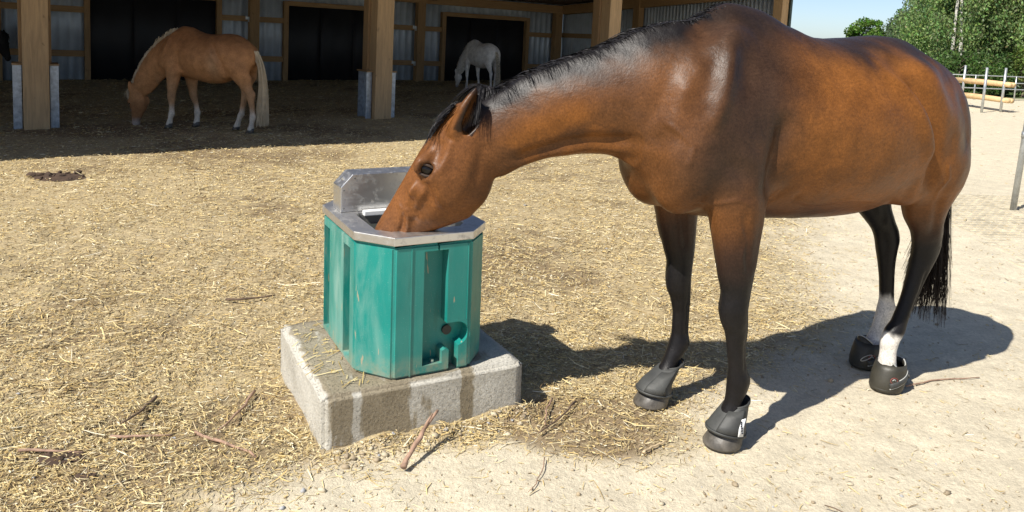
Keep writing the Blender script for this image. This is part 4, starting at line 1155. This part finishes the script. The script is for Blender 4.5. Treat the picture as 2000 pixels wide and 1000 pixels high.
for x in (-4.6, .12, 4.94, 9.64):
    p = box('wall_post', x - .12, x + .12, D_ - .32, D_ - .103, 0, roof_z(D_) - .2, M['timber2'], barn, .006)
    for zz in (.68, 1.69):
        for s in (-1, 1): box('bracket', x + s * .122 - .002, x + s * .122 + .002 + .0, D_ - .26, D_ - .104, zz - .08, zz + .05, M['zinc'], p)
        for s in (-1, 1): box('bracket', x + s * .15 - .026, x + s * .15 + .026, D_ - .108, D_ - .1045, zz - .02, zz + .075, M['zinc'], p)
box('wall_post', 14.40, 14.66, D_ - .32, D_ - .103, 0, roof_z(D_) - .2, M['timber2'], barn, .006)
box('eave_beam', -12, 14.8, D_ - .34, D_ - .10, roof_z(D_) - .30, roof_z(D_) - .06, M['rail'], barn)
# right side wall
ribbed('wall_sheet', -.10, D_ + .02, .0, 3.3, 14.93, 'y', pitch=.125, depth=.03)
for zz in (.68, 1.72): box('girt', 14.78, 14.895, .15, D_ - .11, zz - .07, zz + .07, M['rail'], barn)
box('wall_post', 14.60, 14.79, 4.42, 4.68, 0, 2.98, M['timber2'], barn, .006)
bm = bmesh.new(); bm_prism(bm, [(-.1, roof_z(-.1) - .34), (D_ - .34, roof_z(D_ - .34) - .34), (D_ - .34, roof_z(D_ - .34) - .06), (-.1, roof_z(-.1) - .06)], 'x', 14.62, 14.80); obj_bm('side_beam', bm, M['rail'], barn)
# front posts with steel feet
for i, x in enumerate((-9.87, -4.934, 0.0, 4.934, 9.868)):
    p = box('post', x - .15, x + .15, -.14, .14, -.05, roof_z(0) - .25, M['timber'], barn, .008)
    box('rear_post', x - .19, x + .19, .145, .36, .86, roof_z(.3) - .25, M['timber2'], barn, .008)
    box('post_cap', x - .27, x + .27, -.06, .40, .845, .865, M['timber2'], p)
    for s in (-1, 1):                                       # steel channels either side
        bm = bmesh.new(); a0 = x + s * .165; a1 = x + s * .262
        bm_box(bm, min(a0, a1), max(a0, a1), -.02, -.012, -.05, .84); bm_box(bm, min(a0, a1), max(a0, a1), .332, .34, -.05, .84)
        bm_box(bm, a0 - .004, a0 + .004, -.0115, .3315, -.05, .84)
        obj_bm('steel_foot', bm, M['galv'], p)
p = box('post', 14.66, 14.89, -.36, -.105, -.05, 3.0, M['timber'], barn, .008)
box('corner_trim', 14.9, 14.97, -.40, -.10, 0, 3.1, simple('dark_corner_trim', (.05, .07, .06), .4, .5), barn)
tube('hook', [(14.972, -.30, 1.62), (15.04, -.32, 1.60), (15.08, -.32, 1.66), (15.05, -.32, 1.72)], .018, M['dark_steel'], barn, 8)
# roof with wide front overhang, purlins and rafters
for ov, x0, x1 in ((-3.05, -12.5, 7.0), (-1.25, 7.0, 15.1)):  # unseen right overhang shortened so bounced light brightens posts and side wall
    bm = bmesh.new(); bm_prism(bm, [(ov, roof_z(ov)), (D_ + .5, roof_z(D_ + .5)), (D_ + .5, roof_z(D_ + .5) + .12), (ov, roof_z(ov) + .12)], 'x', x0, x1); obj_bm('roof', bm, M['roof'], barn)
for x in (-9.87, -4.934, 0.0, 4.934, 9.868):
    ov = -2.95 if x < 7 else -1.15
    bm = bmesh.new(); bm_prism(bm, [(ov, roof_z(ov) - .24), (D_ - .34, roof_z(D_ - .34) - .24), (D_ - .34, roof_z(D_ - .34) - .005), (ov, roof_z(ov) - .005)], 'x', x - .08, x + .08); obj_bm('rafter', bm, M['rail'], barn)
# ------------------------------------------------------------------ the other horses
def neck_graze(G):
    o = np.array([.1, 0, 1.2]); S = np.array([.73, 0, -.683]); U = np.array([.683, 0, .73])
    G.loft(o, S, U, (0, 1, 0), [(-.28, .22, -.26, 0, .17, .4, .2), (-.1, .31, -.24, 0, .175, .45, .25), (.1, .345, -.2, 0, .165, .5, .3), (.35, .36, -.15, 0, .14, .5, .3), (.55, .335, -.14, 0, .12, .45, .3), (.75, .285, -.15, 0, .105, .4, .3), (.9, .22, -.13, 0, .085, .3, .3), (1.0, .14, -.08, 0, .05, .2, .2)], .09)
def leg_j(kind, side, hoof, dx_knee=0.0):
    y = .19 * side if kind == 'f' else .15 * side
    if kind == 'f': return [(1.1, .04, .165 * side), (.9, .01 + hoof * .15, y), (.52, hoof * .55 + dx_knee, y), (.24, hoof * .85 - .03, y), (.16, hoof * .95 - .02, y), (.04, hoof, y)]
    b = -1.09; d = hoof - b
    return [(1.28, -1.08, .15 * side), (.98, b + .02 + d * .15, .165 * side), (.78, b - .02 + d * .35, .14 * side), (.60, b - .08 + d * .6, .125 * side), (.40, b - .07 + d * .78, .12 * side), (.26, b - .06 + d * .9, .12 * side), (.16, b - .03 + d * .96, .12 * side), (.04, b + d, .12 * side)]
FORE_K = [(z, f * 1.18, b * 1.18, w * 1.2) for z, f, b, w in FORE]
HIND_K = [(z, f * (1.2 if z < .9 else 1), b * (1.2 if z < .9 else 1), w * 1.2) for z, f, b, w in HIND]
FAT = [(r[0], r[1], r[2] - .05 * math.exp(-((r[0] + .6) / .35) ** 2), 0, r[4] * 1.06, r[5] * .75, r[6]) for r in TRUNK]
GR_T = (.985, 0, .60); GR_S = (.03, 0, -1.0)
def small_hoofs(root, feet, mat, z=.055):
    for x, y in feet:
        ring_loft('hoof', [(x + .012, y, 0, .070, .058, .064, 0), (x + .004, y, .035, .062, .056, .058, 0), (x - .01, y, z + .02, .050, .048, .050, -.1)], mat, root, 16, cap=True)
def hair_fall(root, name, pts_root, ln, mat, n, side, seed, down=(0, 0, -1), fwd=.2, width=.004):
    r = np.random.default_rng(seed); pr = np.array(pts_root); k = r.uniform(0, len(pr) - 1.001, n); i = k.astype(int); f = (k - i)[:, None]
    rt = pr[i] * (1 - f) + pr[i + 1] * f + r.normal(0, .01, (n, 3)); t = np.linspace(0, 1, 6)[None, :, None]
    l = (ln * r.uniform(.6, 1.15, n))[:, None, None]
    sd = (side * r.uniform(.3, 1, n) if side else r.normal(0, .6, n))
    d1 = np.stack([r.normal(fwd, .15, n), sd * .75, np.full(n, .25)], 1)[:, None]; d2 = np.stack([r.normal(0, .08, n), sd * .05, np.full(n, -.95)], 1)[:, None]
    return ribbons(name, rt[:, None] + l * (d1 * t * .6 * (1 - .4 * t) + d2 * t ** 1.6), width, mat, root, seed)
def tail_small(root, mat, x0=-1.33, z0=1.30, zend=.2, n=500, seed=3, spread=.09):
    r = np.random.default_rng(seed); a = r.uniform(0, 6.28, n); q = np.sqrt(r.random(n)); t = np.linspace(0, 1, 8)[None, :, None]
    rt = np.stack([x0 + .03 * q * np.cos(a), .04 * q * np.sin(a), z0 - .15 * r.random(n)], 1); md = np.stack([x0 - .17 + .05 * q * np.cos(a), .05 * q * np.sin(a), np.full(n, z0 - .25)], 1)
    en = np.stack([x0 - .11 + spread * .6 * q * np.cos(a), spread * q * np.sin(a), zend + .3 * r.random(n) ** 1.3], 1)
    return ribbons('tail', (1 - t) ** 2 * rt[:, None] + 2 * t * (1 - t) * md[:, None] + t * t * en[:, None], .006, mat, root, seed)

FORE_0, HIND_0 = FORE, HIND
FORE, HIND = FORE_K, HIND_K
# chestnut horse grazing under the barn roof
haf = empty('horse', (-4.68, 10.84, 0), (0, 0, math.atan2(.223, -.975))); haf.scale = (.87, .87, .87)
tag(haf, 'chestnut horse with pale flaxen mane and tail eating straw in the shade', 'horse')
V, F, H2 = build_body(.014, neck_graze, ((1.0, 0, .64), (-.05, 0, -1.0), 1.06), (leg_j('f', 1, .125), leg_j('f', -1, -.11)), (leg_j('h', 1, -1.30), leg_j('h', -1, -.90)), FAT, lo=(-1.7, -.5, -.06), hi=(1.25, .5, 1.75), fine=False)
V = sculpt(V, F, strokes[:8])
x, y, z = V.T; nn = fbm(x * 4, z * 4)
c = np.tile((.46, .225, .095), (len(V), 1))
def mixc(c, w, col): w = np.clip(w, 0, 1)[:, None]; return c * (1 - w) + np.array(col) * w
c = mixc(c, sst(1.05, 1.5, z + .1 * nn) * .6, (.20, .075, .028))
c = mixc(c, sst(.95, .55, z + .1 * nn) * (x < .45) * .75, (.40, .25, .14)); c = mixc(c, sst(.45, .25, z + .06 * nn) * (x < .4), (.62, .55, .45))
c = mixc(c, np.exp(-(((x + .78) / .10) ** 2 + ((z - 1.05) / .22) ** 2)) * .5, (.45, .30, .18))
c = mixc(c, (x > .55) * sst(.5, .3, z) * .5, (.18, .085, .04)); c = mixc(c, (x > .6) * .8 * sst(.13, .03, z + .05 * nn), (.42, .36, .32))
c = mixc(c, (x > .94) * (np.abs(y) < .055) * sst(.70, .6, z) * sst(.18, .24, z), (.75, .70, .62))
mesh_np('body', V, F, M['coat_dull'], haf, c, smooth=True)
M['flaxen'] = simple('flaxen_hair', (.66, .55, .38), .7, var=.12, scale=12, spec=.1)
cr = [(.02, 0, 1.60), (.2, 0, 1.575), (.43, 0, 1.41), (.6, 0, 1.24), (.75, 0, 1.06), (.87, 0, .86), (.95, 0, .68), (.985, 0, .58)]
hair_fall(haf, 'mane', cr, .13, M['flaxen'], 1500, 0, 31, width=.005); hair_fall(haf, 'forelock', [(1.0, 0, .60), (1.0, 0, .54)], .17, M['flaxen'], 160, 0, 32, fwd=.25)
tail_small(haf, M['flaxen'], zend=.10, n=900, seed=33, spread=.14)
small_hoofs(haf, [(.125, .19), (-.11, -.19), (-1.30, .12), (-.90, -.12)], M['hoof'])
for s in (1, -1): ellipsoid_obj('eye', H2(.275, -.05, s * .082), ((.022, 0, 0), (0, .016, 0), (0, 0, .022)), M['eye'], haf)

FORE, HIND = FORE_0, HIND_0
# white horse far inside, seen from behind
wh = empty('horse', (-1.08, 19.95, 0), (0, 0, math.radians(126))); wh.scale = (.80, .80, .80)
tag(wh, 'white horse at the back of the barn before a black curtain', 'horse')
V, F, H3 = build_body(.018, neck_graze, (GR_T, GR_S, .92), (leg_j('f', 1, .06), leg_j('f', -1, -.06)), (leg_j('h', 1, -1.20), leg_j('h', -1, -1.02)), FAT, lo=(-1.7, -.5, -.06), hi=(1.25, .5, 1.75), fine=False)
x, y, z = V.T; c = np.tile((.80, .78, .75), (len(V), 1)); c = mixc(c, sst(.5, .1, z) * .35, (.35, .30, .24)); c = mixc(c, (x > .6) * sst(.14, .05, z), (.25, .22, .21))
mesh_np('body', V, F, M['coat_dull'], wh, c, smooth=True)
M['white_hair'] = mat_hair('dirty_white_hair', (.50, .45, .36), .6)
hair_fall(wh, 'mane', cr, .12, M['white_hair'], 700, 0, 41, width=.006); tail_small(wh, M['white_hair'], zend=.12, n=400, seed=42)
small_hoofs(wh, [(.06, .19), (-.06, -.19), (-1.20, .12), (-1.02, -.12)], M['hoof'])

# dark horse reaching into the picture at the left
dk = empty('horse', (-11.0, 15.35, 0), (0, 0, math.radians(12))); dk.scale = (.90, .90, .90)
tag(dk, 'black horse whose head reaches in from the left edge of the barn', 'horse')
NK2 = [(r[0], r[1], r[2], 0, r[4], r[5], r[6]) for r in NECK]
V, F, H4 = build_body(.016, NK2, ((.86, 0, 1.275), (.16, 0, -1.0), 1.0), (leg_j('f', 1, .03), leg_j('f', -1, -.03)), (leg_j('h', 1, -1.15), leg_j('h', -1, -1.02)), lo=(-1.62, -.5, -.06), hi=(1.4, .5, 1.75), fine=False)
mesh_np('body', V, F, M['coat_dull'], dk, np.tile((.016, .013, .012), (len(V), 1)), smooth=True)
hair_fall(dk, 'mane', [(.1, 0, 1.58), (.3, 0, 1.53), (.6, 0, 1.40), (.8, 0, 1.27), (.9, 0, 1.22)], .16, M['black_hair'], 500, 0, 51, width=.006); tail_small(dk, M['black_hair'], n=300, seed=52)
small_hoofs(dk, [(.03, .19), (-.03, -.19), (-1.15, .12), (-1.02, -.12)], M['hoof'])
# ------------------------------------------------------------------ fences and posts at the right
M['pipe'] = simple('galvanised_pipe', (.46, .48, .48), .38, .7, var=.2, scale=20)
M['pole'] = simple('debarked_pole', (.62, .43, .22), .7, var=.2, scale=9)
fence = empty('pipe_fence', (14.2, 24.2, 0)); tag(fence, 'low galvanised pipe fence running along the edge of the trees', 'fence')
fd = Vector((1, .03, 0)).normalized()
for i, u in enumerate(np.arange(-3.6, 10, 1.3)):
    tube('post', [fd * u + Vector((0, 0, -.05)), fd * u + Vector((0, 0, .78))], .022, M['pipe'], fence, 8)
for z in (.76, .555, .36): tube('rail', [fd * -4.2 + Vector((0, 0, z)), fd * 10 + Vector((0, 0, z))], .016, M['pipe'], fence, 8)
rack = empty('pole_rack', (11.7, 19.1, 0)); tag(rack, 'grey steel posts carrying two rows of debarked wooden poles before the fence', 'pole rack')
ra = Vector((12.373 - 11.651, 19.435 - 19.035, 0))
pA = Vector((-.06, -.06, 0)); pB = ra + pA; pC = Vector((.55, 1.9, 0))
for q in (pA, pB, pC): tube('post', [q + Vector((0, 0, -.05)), q + Vector((.02, 0, 1.12))], .032, M['pipe'], rack, 10)
d_ = (pB - pC).normalized(); sde = Vector((-d_.y, d_.x, 0))
for z in (.70, .30):
    for k in (0, 1):
        a = pC + sde * (.05 + .09 * k) - d_ * .45 + Vector((0, 0, z)); b_ = pB + sde * (.05 + .09 * k) + d_ * .18 + Vector((0, 0, z))
        tube('pole', [a, (a + b_) / 2 + Vector((0, 0, .01)), b_], [.075, .07, .062], M['pole'], rack, 12)
log = tube('log', [(15.2, 22.6, .07), (17.2, 22.4, .07)], [.10, .11], simple('grey_log', (.34, .27, .19), .85, var=.3, bump=.4), None, 12)
tag(log, 'thick grey log on the sand in front of the pipe fence', 'log')
gp = empty('gate_post', (4.85, 7.27, 0)); tag(gp, 'slanting galvanised steel post at the right edge of the photo', 'post')
tube('tube', [(0, 0, -.05), (.07, 0, 1.5)], .028, M['pipe'], gp, 14)
tube('collar', [(.0325, 0, .70), (.0352, 0, .76)], .032, M['pipe'], gp, 14)
# paddock grid plates pressed into the sand round the post
M['grid'] = simple('sandy_plastic_grid', (.52, .47, .36), .8, var=.25)
bm = bmesh.new(); r_ = np.random.default_rng(9)
def grid_plate(bm, cx, cy, w, h, ang, step=.085):
    ca, sa = math.cos(ang), math.sin(ang)
    T = Matrix.Translation((cx, cy, 0)) @ Matrix.Rotation(ang, 4, 'Z')
    for i in range(int(w / step) + 1): bm_box(bm, i * step - .005, i * step + .005, 0, h, -.02, .004, T)
    for j in range(int(h / step) + 1): bm_box(bm, 0, w, j * step - .005, j * step + .005, -.02, .0035, T)
for i in range(3):
    for j in range(5): grid_plate(bm, 3.7 + i * .82 + j * .10, 4.9 + j * .62 + i * .05, .78, .58, math.radians(5))
gr = obj_bm('paddock_grid', bm, M['grid'], None); tag(gr, kind='structure')

# ------------------------------------------------------------------ trees and hill
def mat_leaf(name, c0, c1):
    b = NB(name); a = b.n('Attribute', attribute_name='col').outputs['Color']
    m = b.fin(a, .5, None, 0, .35)
    tr = b.n('BsdfTranslucent'); b.l(a, tr.inputs[0]); mx = b.n('MixShader'); mx.inputs[0].default_value = .35
    b.l(b.b.outputs[0], mx.inputs[1]); b.l(tr.outputs[0], mx.inputs[2]); b.l(mx.outputs[0], b.out.inputs[0]); return m
M['leaf'] = mat_leaf('leaves', 0, 0)
def mat_birch():
    b = NB('birch_bark'); f = b.noise(b.coord(scale=(5, 5, 14)), 1.5, 4, .7)
    return b.fin(b.ramp(f, [(.38, (.05, .045, .04)), (.46, (.55, .53, .48)), (.8, (.72, .70, .66))]), .7, None, 0, .2)
M['birch'] = mat_birch(); M['trunk'] = simple('grey_bark', (.13, .10, .075), .9, var=.4, bump=.4)
def leaves(centers, radii, n, size, col, seed, droop=0.0):
    """leaf quads spread through clumps; returns V,F,C"""
    r = np.random.default_rng(seed); centers = np.array(centers); radii = np.array(radii)
    w = radii[:, 0] ** 2; k = r.choice(len(centers), n, p=w / w.sum())
    d = r.normal(size=(n, 3)); d /= np.linalg.norm(d, axis=1, keepdims=True); d *= (r.random(n) ** .45)[:, None]
    p = centers[k] + d * radii[k]
    nrm = r.normal(size=(n, 3)); nrm[:, 2] += .5; nrm /= np.linalg.norm(nrm, axis=1, keepdims=True)
    t = np.cross(nrm, r.normal(size=(n, 3))); t[:, 2] -= droop; t /= np.linalg.norm(t, axis=1, keepdims=True); b = np.cross(nrm, t); b /= np.linalg.norm(b, axis=1, keepdims=True)
    s = (size * r.uniform(.6, 1.4, n))[:, None]
    V = np.stack([p - t * s, p + b * s * .55, p + t * s, p - b * s * .55], 1).reshape(-1, 3)
    F = np.arange(n * 4).reshape(-1, 4)
    tone = r.uniform(.65, 1.3, len(centers))[k] * r.uniform(.7, 1.3, n)
    C = np.repeat(np.array(col) * tone[:, None] * (1 + r.normal(0, .12, (n, 3))), 4, 0)
    return V, F, np.clip(C, 0, 1)
def tree(name, x, y, h, rad, col, n, size, label, seed, birch=False, low=.08, group='trees behind the pipe fence', cat='tree', stems=1):
    r = random.Random(seed); root = empty(name, (x, y, 0)); tag(root, label, cat, group)
    cs = []; rs = []; nl = int(26 + h * 2.0)
    for s in range(stems):
        ox, oy = (r.uniform(-.8, .8), r.uniform(-.5, .5)) if stems > 1 else (0, 0)
        lean = (r.uniform(-.06, .06), r.uniform(-.05, .05))
        pts = [Vector((ox + lean[0] * z + .08 * math.sin(z * .9 + s), oy + lean[1] * z, z - .1)) for z in np.linspace(0, h * .93, 9)]
        r0 = .0055 * h + .014 if birch else .010 * h + .03
        tr_ = tube('trunk', pts, [r0 * (1 - .9 * i / 8) + .01 for i in range(9)], M['birch'] if birch else M['trunk'], root, 9)
        bm = bmesh.new()
        for i in range(14):
            z = h * (low + .1 + (.8 - low) * i / 14); b0 = Vector((ox + lean[0] * z + .08 * math.sin(z * .9 + s), oy + lean[1] * z, z)); a = i * 2.4 + r.uniform(-.5, .5); l = rad * (1 - .5 * i / 14) * r.uniform(.6, 1.0)
            m_ = b0 + Vector((math.cos(a) * l * .55, math.sin(a) * l * .55, l * .55)); e = b0 + Vector((math.cos(a) * l, math.sin(a) * l, l * (.55 if not birch else .25)))
            bm_tube(bm, [b0, m_, e], [r0 * .30, r0 * .18, .005], 5, False)
            cs.append(e + Vector((0, 0, -.25 * birch))); rs.append((l * .42, l * .42, l * (.42 + .30 * birch)))
        obj_bm('limbs', bm, M['trunk'], tr_, smooth=True)
    for i in range(nl):
        z = h * r.uniform(low, .98); q = z / h; wv = rad * (1.0 if q < .45 else math.sqrt(max(.05, 1 - ((q - .45) / .58) ** 2))); a = r.uniform(0, 6.28); d = wv * r.random() ** .6
        cs.append((math.cos(a) * d, math.sin(a) * d, z)); k = rad * r.uniform(.20, .36); rs.append((k, k, k * (1.25 if birch else .8)))
    V, F, C = leaves([tuple(c) for c in cs], rs, n, size, col, seed, 1.2 if birch else 0.0)
    mesh_np('crown', V, F, M['leaf'], root, C); return root
bc = [(.185, .275, .09), (.165, .25, .085), (.205, .285, .10), (.15, .23, .08)]
birch_spots = [(17.5, 29.8, 9.5, 1.9, 'birch with two thin white stems nearest the horse rump', 2), (18.5, 30.4, 11, 2.3, 'tall birch with one bright white trunk behind the pole rack', 1), (19.1, 29.2, 10.5, 2.2, 'leafy birch above the pipe fence at the right edge', 1),
               (18.9, 33.2, 9.5, 2.2, 'birch at the left end of the row, partly behind the horse', 1), (20.3, 33.8, 12, 2.8, 'birch in the second row directly behind the white-trunked birch', 1), (22.3, 34.2, 12, 2.8, 'dense birch in the second row at the far right', 2),
               (21.6, 30.8, 11, 2.6, 'birch cut off by the right edge with only its left branches showing', 1)]
for i, (x, y, h, rd, lb, sm) in enumerate(birch_spots):
    tree('birch_tree', x, y, h, rd, bc[i % 4], 30000, .052, lb, 60 + i, True, .05, 'birches behind the pipe fence', stems=sm)
for i, (x, y, h, rd, lb) in enumerate([(15.2, 26.4, 1.3, 1.0, 'dark low bush behind the fence, the one nearest the horse'), (16.3, 26.7, 1.2, 1.1, 'low green bush behind the fence, seen between the rack posts'), (17.4, 26.3, 1.8, 1.1, 'taller yellow-green bush behind the fence at the right edge')]):
    tree('bush', x, y, h, rd, (.07, .13, .03) if i < 2 else (.13, .19, .04), 5200, .05, lb, 80 + i, False, .02, 'bushes behind the pipe fence', 'bush')
tree('round_tree', 32.8, 72.0, 4.0, 1.9, (.12, .22, .035), 6000, .12, 'bright green round tree on the skyline above the horse back', 90, False, .1, 'trees on the skyline')
# hill with its wood
hx, hy = 62.0, 120.0
bm = bmesh.new(); N1, N2 = 60, 24
rowsv = []
for i in range(N1 + 1):
    row = []
    for j in range(N2 + 1):
        u = i / N1; v = j / N2; xx = 28 + u * 190; yy = 95 + v * 120
        zz = float(sst(.43, .50, np.array(xx / yy))) * 9.0 * math.exp(-((xx - 100) / 42) ** 2) * math.sin(math.pi * min(1, v * .75 + .02)) - .3
        row.append(bm.verts.new((xx, yy, zz)))
    rowsv.append(row)
for i in range(N1):
    for j in range(N2): bm.faces.new((rowsv[i][j], rowsv[i + 1][j], rowsv[i + 1][j + 1], rowsv[i][j + 1]))
hill = obj_bm('hill', bm, simple('wooded_hill_floor', (.05, .075, .03), .9, var=.3, scale=.1), None, smooth=True); tag(hill, kind='structure')
r = np.random.default_rng(77); n = 620
xx = r.uniform(34, 200, n); yy = r.uniform(97, 165, n)
zz = sst(.43, .50, xx / yy) * 9.0 * np.exp(-((xx - 100) / 42) ** 2) * np.sin(np.pi * np.minimum(1, (yy - 95) / 120 * .75 + .02))
k = r.uniform(1.0, 1.9, n)
ok_ = xx / yy > .43
xx, yy, zz, k = xx[ok_], yy[ok_], zz[ok_], k[ok_]
V, F, C = leaves(np.stack([xx, yy, zz + k * .9], 1), np.stack([k, k, k * 1.1], 1), 100000, .22, (.085, .125, .050), 78)
wood = mesh_np('far_wood', V, F, M['leaf'], None, C); tag(wood, 'dark green wood covering the distant hillside', 'wood', kind='stuff')
